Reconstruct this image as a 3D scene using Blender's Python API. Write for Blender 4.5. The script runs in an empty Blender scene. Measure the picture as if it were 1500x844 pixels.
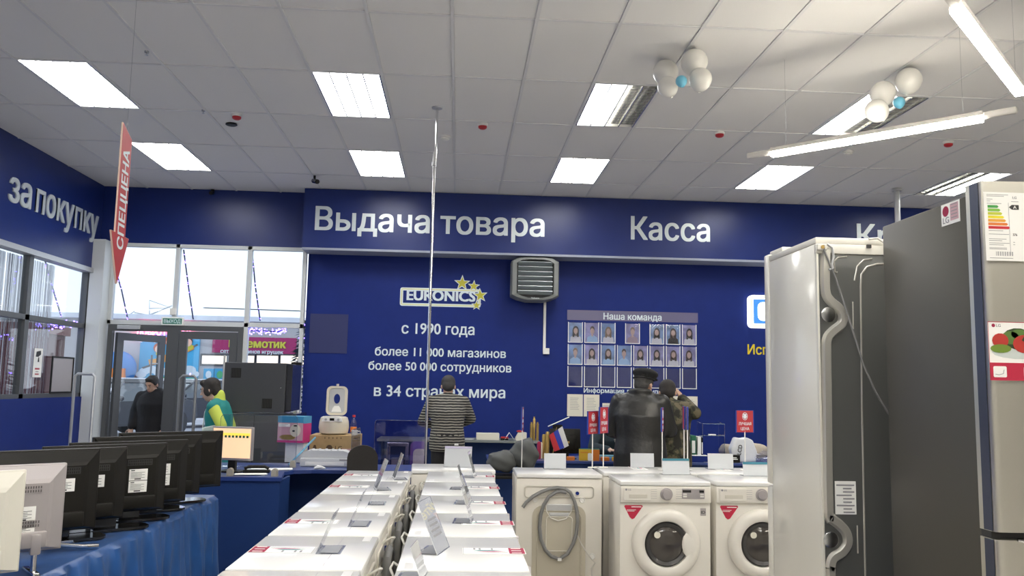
import bpy, bmesh, math, random
from mathutils import Vector, Matrix, Euler
random.seed(7)
C = bpy.context.scene.collection
SC = bpy.context.scene
R = math.radians
PI = math.pi

# ------------------------------------------------------------ camera, world, exposure
EYE = Vector((0, 0, 1.46)); F = 1234.0
YAW, PITCH, ROLL = .0623, .1142, .0189
fw = Vector((math.sin(YAW)*math.cos(PITCH), math.cos(YAW)*math.cos(PITCH), math.sin(PITCH)))
rt = fw.cross(Vector((0, 0, 1))).normalized(); up = rt.cross(fw)
ca, cb = math.cos(ROLL)*rt+math.sin(ROLL)*up, -math.sin(ROLL)*rt+math.cos(ROLL)*up
cam = bpy.data.objects.new('camera', bpy.data.cameras.new('camera')); C.objects.link(cam)
cam.data.sensor_width = 36; cam.data.lens = F/1500*36; cam.data.clip_end = 500; cam.data.clip_start = .02
cam.matrix_world = Matrix(((ca.x, cb.x, -fw.x, EYE.x), (ca.y, cb.y, -fw.y, EYE.y), (ca.z, cb.z, -fw.z, EYE.z), (0, 0, 0, 1)))
SC.camera = cam
SC.view_settings.view_transform = 'Standard'; SC.view_settings.look = 'None'
SC.view_settings.exposure = 0.92; SC.view_settings.gamma = 1.0; SC.view_settings.use_curve_mapping = False
LIT = 9.5        # ceiling louvre lamps
LED = 34.0       # suspended linear lamps
SKY = .88
w = bpy.data.worlds.new('overcast_sky'); SC.world = w; w.use_nodes = True
nt = w.node_tree; bg = nt.nodes['Background']
tc = nt.nodes.new('ShaderNodeTexCoord'); nz = nt.nodes.new('ShaderNodeTexNoise'); rp = nt.nodes.new('ShaderNodeValToRGB')
nz.inputs['Scale'].default_value = 2.2; nz.inputs['Detail'].default_value = 4
rp.color_ramp.elements[0].color = (.74, .83, .95, 1); rp.color_ramp.elements[1].color = (.86, .92, 1, 1)
nt.links.new(tc.outputs['Generated'], nz.inputs['Vector']); nt.links.new(nz.outputs['Fac'], rp.inputs['Fac'])
nt.links.new(rp.outputs['Color'], bg.inputs['Color']); bg.inputs['Strength'].default_value = SKY

def at(px, py, X=None, Y=None, Z=None):
    """the point of the real plane X=, Y= or Z= that the photograph shows at a pixel"""
    d = ca*((px-750)/F) - cb*((py-422)/F) + fw
    t = (X-EYE.x)/d.x if X is not None else (Y-EYE.y)/d.y if Y is not None else (Z-EYE.z)/d.z
    return EYE+d*t

# ------------------------------------------------------------ materials
MATS = {}
def mat(name, col, rough=.5, metal=0., bump=0., scale=60., var=0., emit=0., alpha=1., coat=0., sheen=0.):
    if name in MATS: return MATS[name]
    m = bpy.data.materials.new(name); m.use_nodes = True; n = m.node_tree; p = n.nodes['Principled BSDF']
    c = (*col, 1) if len(col) == 3 else col
    p.inputs['Base Color'].default_value = c; p.inputs['Roughness'].default_value = rough; p.inputs['Metallic'].default_value = metal
    if coat: p.inputs['Coat Weight'].default_value = coat; p.inputs['Coat Roughness'].default_value = .1
    if sheen: p.inputs['Sheen Weight'].default_value = sheen
    if emit: p.inputs['Emission Color'].default_value = c; p.inputs['Emission Strength'].default_value = emit
    if alpha < 1: p.inputs['Alpha'].default_value = alpha
    if bump or var:
        t = n.nodes.new('ShaderNodeTexCoord'); z = n.nodes.new('ShaderNodeTexNoise'); z.inputs['Scale'].default_value = scale; z.inputs['Detail'].default_value = 3
        n.links.new(t.outputs['Object'], z.inputs['Vector'])
        if bump:
            b = n.nodes.new('ShaderNodeBump'); b.inputs['Strength'].default_value = bump; b.inputs['Distance'].default_value = .01
            n.links.new(z.outputs['Fac'], b.inputs['Height']); n.links.new(b.outputs['Normal'], p.inputs['Normal'])
        if var:
            r = n.nodes.new('ShaderNodeValToRGB'); e = r.color_ramp.elements
            e[0].position = .3; e[1].position = .7
            e[0].color = (*[v*(1-var) for v in c[:3]], 1); e[1].color = (*[min(1, v*(1+var)) for v in c[:3]], 1)
            n.links.new(z.outputs['Fac'], r.inputs['Fac']); n.links.new(r.outputs['Color'], p.inputs['Base Color'])
    MATS[name] = m; return m
def glassmat(name, tint=(.9, .95, .97), refl=.12, rough=.0):
    m = bpy.data.materials.new(name); m.use_nodes = True; n = m.node_tree; n.nodes.clear()
    o = n.nodes.new('ShaderNodeOutputMaterial'); a = n.nodes.new('ShaderNodeBsdfTransparent'); g = n.nodes.new('ShaderNodeBsdfGlossy'); x = n.nodes.new('ShaderNodeMixShader')
    f = n.nodes.new('ShaderNodeLayerWeight'); f.inputs['Blend'].default_value = .5
    pw = n.nodes.new('ShaderNodeMath'); pw.operation = 'POWER'; pw.inputs[1].default_value = 4
    ad = n.nodes.new('ShaderNodeMath'); ad.operation = 'MULTIPLY_ADD'; ad.inputs[1].default_value = .7; ad.inputs[2].default_value = refl; ad.use_clamp = True
    n.links.new(f.outputs['Facing'], pw.inputs[0])
    a.inputs['Color'].default_value = (*tint, 1); g.inputs['Roughness'].default_value = rough
    n.links.new(pw.outputs[0], ad.inputs[0]); n.links.new(ad.outputs[0], x.inputs[0]); n.links.new(a.outputs[0], x.inputs[1]); n.links.new(g.outputs[0], x.inputs[2]); n.links.new(x.outputs[0], o.inputs['Surface'])
    MATS[name] = m; return m
def bands(name, c1, c2, freq, rough=.8, axis='Z', dist=.6, sharp=(.42, .58), metal=0.):
    m = bpy.data.materials.new(name); m.use_nodes = True; n = m.node_tree; p = n.nodes['Principled BSDF']; p.inputs['Roughness'].default_value = rough; p.inputs['Metallic'].default_value = metal
    t = n.nodes.new('ShaderNodeTexCoord'); wv = n.nodes.new('ShaderNodeTexWave'); wv.bands_direction = axis; wv.inputs['Scale'].default_value = freq; wv.inputs['Distortion'].default_value = dist; wv.inputs['Detail Scale'].default_value = 1.5
    r = n.nodes.new('ShaderNodeValToRGB'); e = r.color_ramp.elements; e[0].position, e[1].position = sharp; e[0].color = (*c1, 1); e[1].color = (*c2, 1)
    n.links.new(t.outputs['Object'], wv.inputs['Vector']); n.links.new(wv.outputs['Fac'], r.inputs['Fac']); n.links.new(r.outputs['Color'], p.inputs['Base Color'])
    MATS[name] = m; return m
def brushed(name, col, rough=.3, vert=True):
    m = mat(name, col, rough, 1.); n = m.node_tree; p = n.nodes['Principled BSDF']
    t = n.nodes.new('ShaderNodeTexCoord'); mp = n.nodes.new('ShaderNodeMapping'); mp.inputs['Scale'].default_value = (400, 400, 3) if vert else (3, 400, 400)
    z = n.nodes.new('ShaderNodeTexNoise'); z.inputs['Scale'].default_value = 1; b = n.nodes.new('ShaderNodeBump'); b.inputs['Strength'].default_value = .08; b.inputs['Distance'].default_value = .002
    n.links.new(t.outputs['Object'], mp.inputs[0]); n.links.new(mp.outputs[0], z.inputs['Vector']); n.links.new(z.outputs['Fac'], b.inputs['Height']); n.links.new(b.outputs[0], p.inputs['Normal'])
    return m

M = MATS
mat('ceiling_tile', (.80, .79, .77), .9, bump=.25, scale=260, var=.03)
mat('ceiling_grid', (.71, .71, .71), .5)
mat('plaster', (.72, .71, .68), .8, bump=.1)
mat('navy_vinyl', (.009, .025, .18), .5, bump=.05, scale=5, var=.05)
mat('navy_fascia', (.009, .025, .155), .34, bump=.06, scale=4, var=.05)
mat('dark_navy', (.022, .030, .12), .6)
mat('grey_trim', (.33, .36, .45), .45)
mat('white_frame', (.62, .65, .66), .4)
mat('door_metal', (.10, .105, .11), .4, .3)
mat('floor_tile', (.42, .40, .37), .3, bump=.03, var=.08, scale=8)
mat('letter_silver', (.66, .72, .74), .35, .25)
mat('letter_white', (.74, .84, .88), .5)
mat('star_yellow', (.60, .55, .05), .5)
mat('letter_yellow', (.80, .62, .02), .5)
mat('pale_yellow', (.78, .76, .38), .5)
mat('chrome', (.8, .8, .8), .12, 1.)
mat('steel', (.55, .56, .57), .25, 1.)
mat('alu', (.55, .56, .57), .4, .6)
mat('appliance_white', (.80, .77, .70), .28, coat=.4, bump=.012, scale=90)
mat('lid_white', (.84, .84, .82), .25, coat=.4)
mat('plastic_white', (.82, .81, .77), .35)
mat('plastic_cream', (.72, .67, .55), .35, coat=.3)
mat('rear_cream', (.68, .65, .57), .4, .15, bump=.02, scale=30)
mat('rear_panel', (.58, .54, .44), .38, .35, bump=.02, scale=30)
mat('hose_grey', (.22, .22, .22), .5)
mat('cable_white', (.72, .70, .65), .5)
mat('rubber', (.03, .03, .03), .6)
mat('black_plastic', (.012, .011, .009), .42, bump=.03, scale=300)
mat('black_gloss', (.012, .012, .012), .12, coat=.5)
mat('silver_plastic', (.42, .39, .39), .4, .3)
mat('paper', (.93, .93, .90), .7)
mat('paper_cream', (.76, .73, .62), .7)
mat('print_grey', (.30, .30, .32), .7)
mat('print_black', (.03, .03, .03), .6)
mat('crimson', (.33, .015, .06), .75)
mat('crimson_bright', (.52, .02, .06), .45)
mat('sign_red', (.46, .04, .05), .5)
mat('sign_edge', (.75, .55, .45), .5)
mat('teal_print', (.08, .32, .32), .5)
mat('teal_header', (.05, .22, .30), .4)
mat('pink_print', (.65, .22, .35), .5)
mat('lilac', (.60, .56, .72), .5)
mat('satin_blue', (.012, .075, .26), .33, sheen=.08, bump=.15, scale=9, var=.18)
mat('desk_blue', (.022, .050, .22), .35, coat=.2)
mat('desk_panel', (.012, .042, .17), .5)
mat('cabinet_grey', (.072, .075, .082), .38, .3)
mat('cabinet_dark', (.035, .038, .045), .15, .2, coat=.5)
mat('clip_beige', (.42, .39, .32), .4)
mat('chair_fabric', (.035, .032, .03), .9, bump=.2, scale=200)
mat('cardboard', (.42, .29, .14), .8, var=.08, scale=20)
mat('fridge_side', (.80, .78, .70), .32, .1, coat=.5, bump=.008, scale=150)
mat('fridge_back', (.20, .205, .20), .35, .6, bump=.01, scale=40)
mat('fridge_cap', (.76, .74, .67), .35)
mat('foil', (.72, .70, .64), .32, .7)
mat('fridge_grey', (.10, .095, .082), .42, .55, bump=.02, scale=400)
mat('seal_blue_reflection', (.06, .07, .11), .3, .4)  # dark seal strip, tinted blue to paint in the blue wall's reflection
mat('heater_grey', (.22, .23, .22), .45)
mat('louvre', (.62, .68, .70), .3, .5)
mat('balloon_white', (.75, .74, .70), .3, coat=.4)
mat('balloon_blue', (.16, .52, .72), .3, coat=.4)
mat('alarm_red', (.45, .02, .03), .3)
mat('skin', (.52, .32, .23), .55)
mat('skin_pale', (.56, .38, .29), .55)
mat('hair_black', (.022, .018, .016), .7, bump=.5, scale=120)
mat('hair_brown', (.07, .035, .022), .6, bump=.5, scale=120)
mat('leather', (.014, .014, .013), .38, bump=.8, scale=11)
mat('black_cloth', (.013, .013, .015), .85, bump=.3, scale=30)
mat('dark_teal_knit', (.02, .035, .045), .85)
mat('teal_vest', (.01, .22, .21), .7, bump=.1, scale=20)
mat('lime_knit', (.56, .66, .10), .8, bump=.2, scale=18)
mat('eye_white', (.4, .38, .36), .5); mat('eye_dark', (.02, .015, .01), .3); mat('lip', (.35, .13, .11), .5)
mat('bag_grey', (.085, .09, .088), .6, bump=.4, scale=14)
mat('snow', (.72, .75, .82), .8, var=.08, scale=1.2)
mat('asphalt_snow', (.42, .43, .48), .8, var=.25, scale=.6)
mat('facade', (.50, .49, .51), .8, var=.05, scale=1)
mat('magenta_sign', (.36, .015, .12), .5)
mat('car_dark', (.03, .033, .042), .25, .3, coat=.6)
mat('car_silver', (.46, .48, .52), .25, .5, coat=.6)
mat('car_glass', (.10, .12, .14), .08, coat=.5)
mat('brown_brick', (.10, .035, .03), .7)
mat('red_brown', (.16, .04, .03), .5)
mat('lime_tag', (.55, .8, .03), .5)
mat('tea_yellow', (.75, .46, .03), .5); mat('tea_orange', (.72, .20, .02), .5)
mat('gold', (.55, .38, .12), .35, .7)
mat('binder_green', (.01, .13, .07), .5)
mat('stick_blue', (.16, .42, .60), .4)
mat('purple_plastic', (.18, .08, .34), .35)
mat('beige_cloth', (.47, .42, .34), .9, bump=.4, scale=9)
mat('flag_white', (.75, .75, .75), .7); mat('flag_blue', (.03, .06, .45), .7); mat('flag_red', (.55, .03, .04), .7)
mat('sign_blue', (.05, .25, .75), .4, emit=.35)
mat('sign_glow', (.95, .95, .92), .4, emit=.9)
mat('wood_strip', (.22, .12, .06), .5)
mat('tree_green', (.02, .05, .035), .8)
glassmat('window_glass', (.93, .96, .98), .06)
glassmat('acrylic', (.95, .96, .98), .07, .02)
glassmat('acrylic_violet', (.78, .76, .90), .16, .05)
glassmat('acrylic_edge', (.55, .68, .75), .3, .1)
glassmat('pocket_film', (.92, .93, .98), .10, .06)
bands('stripe_knit', (.022, .022, .022), (.30, .29, .25), 10.5, .9, 'Z', 1.5, (.50, .74))
bands('louvre_slots', (.02, .02, .02), (.16, .16, .15), 50, .5, 'X', 0)
brushed('stainless', (.66, .64, .57), .33)
def camo():
    m = mat('camo', (.1, .1, .1), .8); n = m.node_tree; p = n.nodes['Principled BSDF']
    t = n.nodes.new('ShaderNodeTexCoord'); z = n.nodes.new('ShaderNodeTexNoise'); z.inputs['Scale'].default_value = 14; z.inputs['Detail'].default_value = 2
    r = n.nodes.new('ShaderNodeValToRGB'); r.color_ramp.interpolation = 'CONSTANT'; e = r.color_ramp.elements
    e[0].color = (.015, .014, .01, 1); e[1].position = .55; e[1].color = (.12, .10, .06, 1); k = e.new(.46); k.color = (.045, .045, .025, 1)
    n.links.new(t.outputs['Object'], z.inputs['Vector']); n.links.new(z.outputs['Fac'], r.inputs['Fac']); n.links.new(r.outputs['Color'], p.inputs['Base Color'])
camo()
for k_, v_ in (('navy_vinyl', .2), ('black_plastic', .22), ('navy_fascia', .4), ('desk_panel', .3), ('leather', .6)): M[k_].node_tree.nodes['Principled BSDF'].inputs['Specular IOR Level'].default_value = v_
mat('lamp_lit', (1, .99, .97), .4, emit=LIT); mat('lamp_off', (.60, .60, .58), .15, .8)
mat('led_lit', (1, .93, .80), .4, emit=LED); mat('led_body', (.60, .58, .55), .5)
mat('garland_light', (.20, .12, 1.), .4, emit=6); mat('red_led', (1, .03, .02), .4, emit=4); mat('pink_neon', (1, .25, .45), .4, emit=2.5)
mat('shop_light', (.85, .70, .55), .4, emit=.75); mat('screen', (.75, .50, .30), .3, emit=.55); mat('exit_green', (.02, .14, .10), .4, emit=.2)
mat('screen_bar', (.80, .55, .08), .3, emit=.6)

# ------------------------------------------------------------ mesh builder
class B:
    def __init__(s): s.bm = bmesh.new(); s.m = 0; s.mats = []
    def use(s, mname):
        if mname not in s.mats: s.mats.append(mname)
        s.m = s.mats.index(mname); return s
    def _f(s, vs):
        try: f = s.bm.faces.new(vs); f.material_index = s.m; return f
        except ValueError: return None
    def box(s, x0, x1, y0, y1, z0, z1, bev=0, T=None):
        v = [s.bm.verts.new((x, y, z)) for x in (x0, x1) for y in (y0, y1) for z in (z0, z1)]
        fs = [s._f([v[i] for i in q]) for q in ((0, 1, 3, 2), (4, 6, 7, 5), (0, 4, 5, 1), (2, 3, 7, 6), (0, 2, 6, 4), (1, 5, 7, 3))]
        if bev:
            es = {e for f in fs for e in f.edges}
            r = bmesh.ops.bevel(s.bm, geom=list(es), offset=bev, segments=2, affect='EDGES', profile=.5, material=-1)
            v = list({q for f in r['faces'] for q in f.verts} | {q for q in v if q.is_valid})
        if T is not None: bmesh.ops.transform(s.bm, matrix=T, verts=v)
        return s
    def prism(s, pts, d0, d1, plane='XZ', T=None):
        """pts: 2-D outline; plane XZ extrudes along Y from d0 to d1, XY along Z, YZ along X"""
        mk = {'XZ': lambda a, b, d: (a, d, b), 'XY': lambda a, b, d: (a, b, d), 'YZ': lambda a, b, d: (d, a, b)}[plane]
        A = [s.bm.verts.new(mk(a, b, d0)) for a, b in pts]; D = [s.bm.verts.new(mk(a, b, d1)) for a, b in pts]
        s._f(A); s._f(D[::-1]); n = len(pts)
        for i in range(n): s._f([A[i], D[i], D[(i+1) % n], A[(i+1) % n]])
        if T is not None: bmesh.ops.transform(s.bm, matrix=T, verts=A+D)
        return s
    def cyl(s, p, q, r, r2=None, n=14, cap=True):
        p, q = Vector(p), Vector(q); r2 = r if r2 is None else r2
        d = (q-p).normalized(); a = d.orthogonal().normalized(); b = d.cross(a)
        A = [s.bm.verts.new(p+(a*math.cos(t)+b*math.sin(t))*r) for t in [2*PI*i/n for i in range(n)]]
        D = [s.bm.verts.new(q+(a*math.cos(t)+b*math.sin(t))*r2) for t in [2*PI*i/n for i in range(n)]]
        for i in range(n): s._f([A[i], A[(i+1) % n], D[(i+1) % n], D[i]])
        if cap: s._f(A[::-1]); s._f(D)
        return s
    def tube(s, pts, r, n=8, closed=False, flat=1.):
        pts = [Vector(p) for p in pts]; N = len(pts); rings = []
        ref = None
        for i, p in enumerate(pts):
            d = ((pts[(i+1) % N] if closed or i < N-1 else p)-(pts[i-1] if closed or i > 0 else p)).normalized()
            a = d.orthogonal().normalized() if ref is None else (ref-d*ref.dot(d)).normalized()
            ref = a; b = d.cross(a); rr = r[i] if isinstance(r, (list, tuple)) else r
            rings.append([s.bm.verts.new(p+(a*math.cos(2*PI*k/n)+b*math.sin(2*PI*k/n)*flat)*rr) for k in range(n)])
        for i in range(N if closed else N-1):
            A, D = rings[i], rings[(i+1) % N]
            for k in range(n): s._f([A[k], A[(k+1) % n], D[(k+1) % n], D[k]])
        if not closed: s._f(rings[0][::-1]); s._f(rings[-1])
        return s
    def lathe(s, prof, c=(0, 0, 0), axis='Z', n=32, T=None):
        rings = []; allv = []
        for r, h in prof:
            ring = []
            for k in range(n):
                t = 2*PI*k/n; a, b = r*math.cos(t), r*math.sin(t)
                co = {'Z': (a, b, h), 'Y': (a, h, b), 'X': (h, a, b)}[axis]
                ring.append(s.bm.verts.new(Vector(co)+Vector(c)))
            rings.append(ring); allv += ring
        for A, D in zip(rings, rings[1:]):
            for k in range(n): s._f([A[k], A[(k+1) % n], D[(k+1) % n], D[k]])
        if prof[0][0] > 1e-6: s._f(rings[0][::-1])
        if prof[-1][0] > 1e-6: s._f(rings[-1])
        if T is not None: bmesh.ops.transform(s.bm, matrix=T, verts=allv)
        return s
    def sph(s, c, r, u=16, v=10, T=None):
        r = (r, r, r) if not isinstance(r, (tuple, list)) else r
        mm = Matrix.Translation(c) @ Matrix.Diagonal((*r, 1))
        if T is not None: mm = T @ mm
        k = bmesh.ops.create_uvsphere(s.bm, u_segments=u, v_segments=v, radius=1, matrix=mm)
        for q in k['verts']:
            for f in q.link_faces: f.material_index = s.m
        return s
    def ribbon(s, pts, w_, y0, y1, inset=.25):
        """raised flat band following pts (x, z); from y0 (wall) to y1 (crest)"""
        P_ = [Vector((a, 0, b)) for a, b in pts]; rings = []
        for i, p in enumerate(P_):
            d = (P_[min(i+1, len(P_)-1)]-P_[max(i-1, 0)]).normalized(); nrm = Vector((d.z, 0, -d.x))
            rings.append([s.bm.verts.new(p+nrm*(w_*k)+Vector((0, y, 0))) for k, y in ((-.5, y0), (-.5+inset, y1), (.5-inset, y1), (.5, y0))])
        for A, D in zip(rings, rings[1:]):
            for k in range(3): s._f([A[k], A[k+1], D[k+1], D[k]])
        return s
    def rc(s, p, q, r1, r2, n=12):
        """round-ended tapered limb"""
        p, q = Vector(p), Vector(q); d = (q-p); L = d.length; d.normalize(); pts, rr = [], []
        for k in range(4): t = -PI/2+PI/2*k/3.; pts.append(p+d*r1*math.sin(t)); rr.append(max(r1*math.cos(t), 1e-4))
        for k in range(4): t = PI/2*k/3.; pts.append(q+d*r2*math.sin(t)); rr.append(max(r2*math.cos(t), 1e-4))
        a = d.orthogonal().normalized(); b = d.cross(a)
        rings = [[s.bm.verts.new(c+(a*math.cos(2*PI*k/n)+b*math.sin(2*PI*k/n))*r) for k in range(n)] for c, r in zip(pts, rr)]
        for A, D in zip(rings, rings[1:]):
            for k in range(n): s._f([A[k], A[(k+1) % n], D[(k+1) % n], D[k]])
        s._f(rings[0][::-1]); s._f(rings[-1]); return s
    def loft(s, rings, n=20):
        """rings: (x, y, z, rx, ry)"""
        vs = [[s.bm.verts.new((x+rx*math.cos(2*PI*k/n), y+ry*math.sin(2*PI*k/n), z)) for k in range(n)] for x, y, z, rx, ry in rings]
        for A, D in zip(vs, vs[1:]):
            for k in range(n): s._f([A[k], A[(k+1) % n], D[(k+1) % n], D[k]])
        s._f(vs[0][::-1]); s._f(vs[-1]); return s
    def obj(s, name, m=None, parent=None, smooth=False, loc=None, rz=0, T=None, bev=0, vox=0):
        bmesh.ops.recalc_face_normals(s.bm, faces=s.bm.faces)
        if T is not None: s.bm.transform(T)
        me = bpy.data.meshes.new(name); s.bm.to_mesh(me); s.bm.free()
        o = bpy.data.objects.new(name, me); C.objects.link(o)
        if m: me.materials.append(M[m])
        else:
            for q in s.mats: me.materials.append(M[q])
        if vox:
            md = o.modifiers.new('r', 'REMESH'); md.mode = 'VOXEL'; md.voxel_size = vox
            sm = o.modifiers.new('s', 'SMOOTH'); sm.factor = .6; sm.iterations = 5
            dg = bpy.context.evaluated_depsgraph_get(); nm = bpy.data.meshes.new_from_object(o.evaluated_get(dg))
            o.modifiers.clear(); o.data = nm; bpy.data.meshes.remove(me); me = nm; me.materials.clear(); me.materials.append(M[m]); smooth = True
        if smooth:
            me.polygons.foreach_set('use_smooth', [True]*len(me.polygons))
            if not vox:
                try: me.set_sharp_from_angle(angle=R(38))
                except Exception: pass
        if parent is not None: o.parent = parent
        if loc is not None: o.location = loc
        if rz: o.rotation_euler[2] = rz
        return o

def tag(o, label=None, cat=None, group=None, kind=None):
    if label: o['label'] = label
    if cat: o['category'] = cat
    if group: o['group'] = group
    if kind: o['kind'] = kind
    return o
def thing(name, label, cat, loc=(0, 0, 0), rz=0, group=None):
    o = bpy.data.objects.new(name, None); o.empty_display_size = .1; C.objects.link(o); o.location = loc; o.rotation_euler[2] = rz
    return tag(o, label, cat, group)
def struct(o): o['kind'] = 'structure'; return o
def dup(root, loc=None, rz=None, label=None, group=None, rename=None):
    r = root.copy(); C.objects.link(r)
    if loc is not None: r.location = loc
    if rz is not None: r.rotation_euler = (0, 0, rz)
    if label: r['label'] = label
    if group: r['group'] = group
    for ch in list(root.children):
        c = ch.copy(); C.objects.link(c); c.parent = r
        for g in ch.children:
            d = g.copy(); C.objects.link(d); d.parent = c
    return r

# ------------------------------------------------------------ lettering
_tc = {}; _rc = {}
def raw(s):
    if s in _rc: return _rc[s]
    cu = bpy.data.curves.new('t', 'FONT'); cu.body = s; cu.size = 1; cu.resolution_u = 3
    o = bpy.data.objects.new('t', cu); C.objects.link(o)
    dg = bpy.context.evaluated_depsgraph_get(); me = bpy.data.meshes.new_from_object(o.evaluated_get(dg))
    bpy.data.objects.remove(o); bpy.data.curves.remove(cu)
    xs = [v.co.x for v in me.vertices] or [0]; ys = [v.co.y for v in me.vertices] or [0]
    _rc[s] = (me, min(xs), max(xs), min(ys), max(ys)); return _rc[s]
def bowl(xs, x1, y0, y1, tx, ty, flip=False):
    """half-round bowl of a letter as quads, joined to a stem at xs"""
    cx = xs+.35*(x1-xs); cy = (y0+y1)/2; out = []
    P_ = [(xs, y1, xs, y1-ty)]+[(cx+(x1-cx)*math.cos(t), cy+(y1-cy)*math.sin(t), cx+(x1-tx-cx)*math.cos(t), cy+(y1-ty-cy)*math.sin(t)) for t in [PI/2-PI*k/12 for k in range(13)]]+[(xs, y0, xs, y0+ty)]
    for p, q in zip(P_, P_[1:]):
        f = [(p[0], p[1]), (q[0], q[1]), (q[2], q[3]), (p[2], p[3])]
        out.append([(1-x, y) for x, y in f] if flip else f)
    return out
def rc_(x0, x1, y0, y1): return [(x0, y0), (x1, y0), (x1, y1), (x0, y1)]
OWN = {   # letters the built-in face fills wrongly, drawn in their own box
    'н': lambda: [rc_(0, .2, 0, 1), rc_(.8, 1, 0, 1), rc_(.2, .8, .42, .58)],
    'ь': lambda: [rc_(0, .2, 0, 1)]+bowl(.2, 1, 0, .62, .2, .155),
    'ы': lambda: [rc_(0, .145, 0, 1), rc_(.855, 1, 0, 1)]+bowl(.145, .72, 0, .62, .145, .155),
    'я': lambda: [rc_(.8, 1, 0, 1), [(0, 0), (.24, 0), (.62, .42), (.38, .42)]]+bowl(.2, 1, .36, 1, .2, .155, True),
    'Я': lambda: [rc_(.83, 1, 0, 1), [(0, 0), (.2, 0), (.6, .42), (.4, .42)]]+bowl(.17, 1, .38, 1, .17, .125, True),
    'Ч': lambda: [rc_(.82, 1, 0, 1), rc_(0, .18, .62, 1), rc_(.25, .82, .38, .51), [(0, .62), (.18, .62), (.25, .51), (.25, .38), (.08, .45)]],
    'ф': lambda: [rc_(.44, .56, 0, 1)]+[[(.5+.5*math.cos(t0), .52+.29*math.sin(t0)), (.5+.5*math.cos(t1), .52+.29*math.sin(t1)), (.5+.37*math.cos(t1), .52+.185*math.sin(t1)), (.5+.37*math.cos(t0), .52+.185*math.sin(t0))] for t0, t1 in [(2*PI*k/20, 2*PI*(k+1)/20) for k in range(20)]],
}
def glyphs(s, off):
    k = (s, off)
    if k in _tc: return _tc[k]
    base = bmesh.new()
    for i, ch in enumerate(s):
        if ch == ' ': continue
        g = raw(ch); dx = raw(s[:i+1])[2]-g[2] if len(s) > 1 else 0
        if ch in OWN:
            for poly in OWN[ch]():
                vs = [base.verts.new((g[1]+x*(g[2]-g[1])+dx, g[3]+y*(g[4]-g[3]), 0)) for x, y in poly]
                f = base.faces.new(vs)
                f.normal_update()
                if f.normal.z < 0: f.normal_flip()
        else:
            n0 = len(base.verts); base.from_mesh(g[0]); base.verts.ensure_lookup_table()
            for v in base.verts[n0:]: v.co.x += dx
    m0 = bpy.data.meshes.new('x'); base.to_mesh(m0); base.free()
    bm = bmesh.new(); d = off*.85      # heavier face: the glyph struck several times, each a hair prouder
    for n, (dx, dy) in enumerate(((-d, -d*.5), (d, -d*.5), (-d, d*.5), (d, d*.5), (0, 0)) if d > .004 else ((0, 0),)):
        t_ = bmesh.new(); t_.from_mesh(m0); r = bmesh.ops.extrude_face_region(t_, geom=t_.faces[:])
        for q in r['geom']:
            if isinstance(q, bmesh.types.BMVert): q.co.z += 1-.06*(4-n)
        bmesh.ops.translate(t_, vec=(dx, dy, 0), verts=t_.verts); tmp = bpy.data.meshes.new('x'); t_.to_mesh(tmp); t_.free(); bm.from_mesh(tmp); bpy.data.meshes.remove(tmp)
    me = bpy.data.meshes.new('glyph'); bm.to_mesh(me); bm.free(); bpy.data.meshes.remove(m0)
    xs = [v.co.x for v in me.vertices] or [0]; ys = [v.co.y for v in me.vertices] or [0]
    _tc[k] = (me, min(xs), max(xs), min(ys), max(ys)); return _tc[k]
def text(name, s, m, parent, o, width, cap, xd=(1, 0, 0), zd=(0, 0, 1), depth=.004, off=.018, split=False, mirror=False):
    """lettering whose baseline starts at o, runs width along xd; capitals are cap tall along zd"""
    me, x0, x1, y0, y1 = glyphs(s, off); _, _, _, h0, h1 = glyphs('H', off)
    sx = width/(x1-x0); sy = cap/(h1-h0); X, Z = Vector(xd).normalized(), Vector(zd).normalized(); Nn = X.cross(Z)   # towards the viewer
    out = []
    def solid(mesh, dx, nm):
        bm = bmesh.new(); bm.from_mesh(mesh)
        for v in bm.verts:
            a = (v.co.x+dx-x0)*sx
            if mirror: a = width-a
            v.co = Vector(o)+X*a+Z*(v.co.y*sy)+Nn*(v.co.z*depth)
        bmesh.ops.recalc_face_normals(bm, faces=bm.faces)
        q = bpy.data.meshes.new(nm); bm.to_mesh(q); bm.free(); q.materials.append(M[m])
        ob = bpy.data.objects.new(nm, q); C.objects.link(ob)
        if parent is not None: ob.parent = parent; ob.matrix_parent_inverse = Matrix.Identity(4)
        return ob
    if not split: return solid(me, 0, name)
    for i, ch in enumerate(s):
        if ch == ' ': continue
        cm = glyphs(ch, off)
        out.append(solid(cm[0], raw(s[:i+1])[2]-raw(ch)[2], name))
    return out
def rrect(x0, x1, z0, z1, r, n=4):
    p = []
    for cx, cz, a in ((x1-r, z1-r, 0), (x0+r, z1-r, 90), (x0+r, z0+r, 180), (x1-r, z0+r, 270)):
        for k in range(n+1): t = R(a+90*k/n); p.append((cx+r*math.cos(t), cz+r*math.sin(t)))
    return p
def ell(cx, cz, rx, rz, n=14, a0=0, a1=360): return [(cx+rx*math.cos(R(a0+(a1-a0)*k/n)), cz+rz*math.sin(R(a0+(a1-a0)*k/n))) for k in range(n+(0 if a1-a0 == 360 else 1))]
mat('header_violet', (.14, .13, .24), .35)
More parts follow.
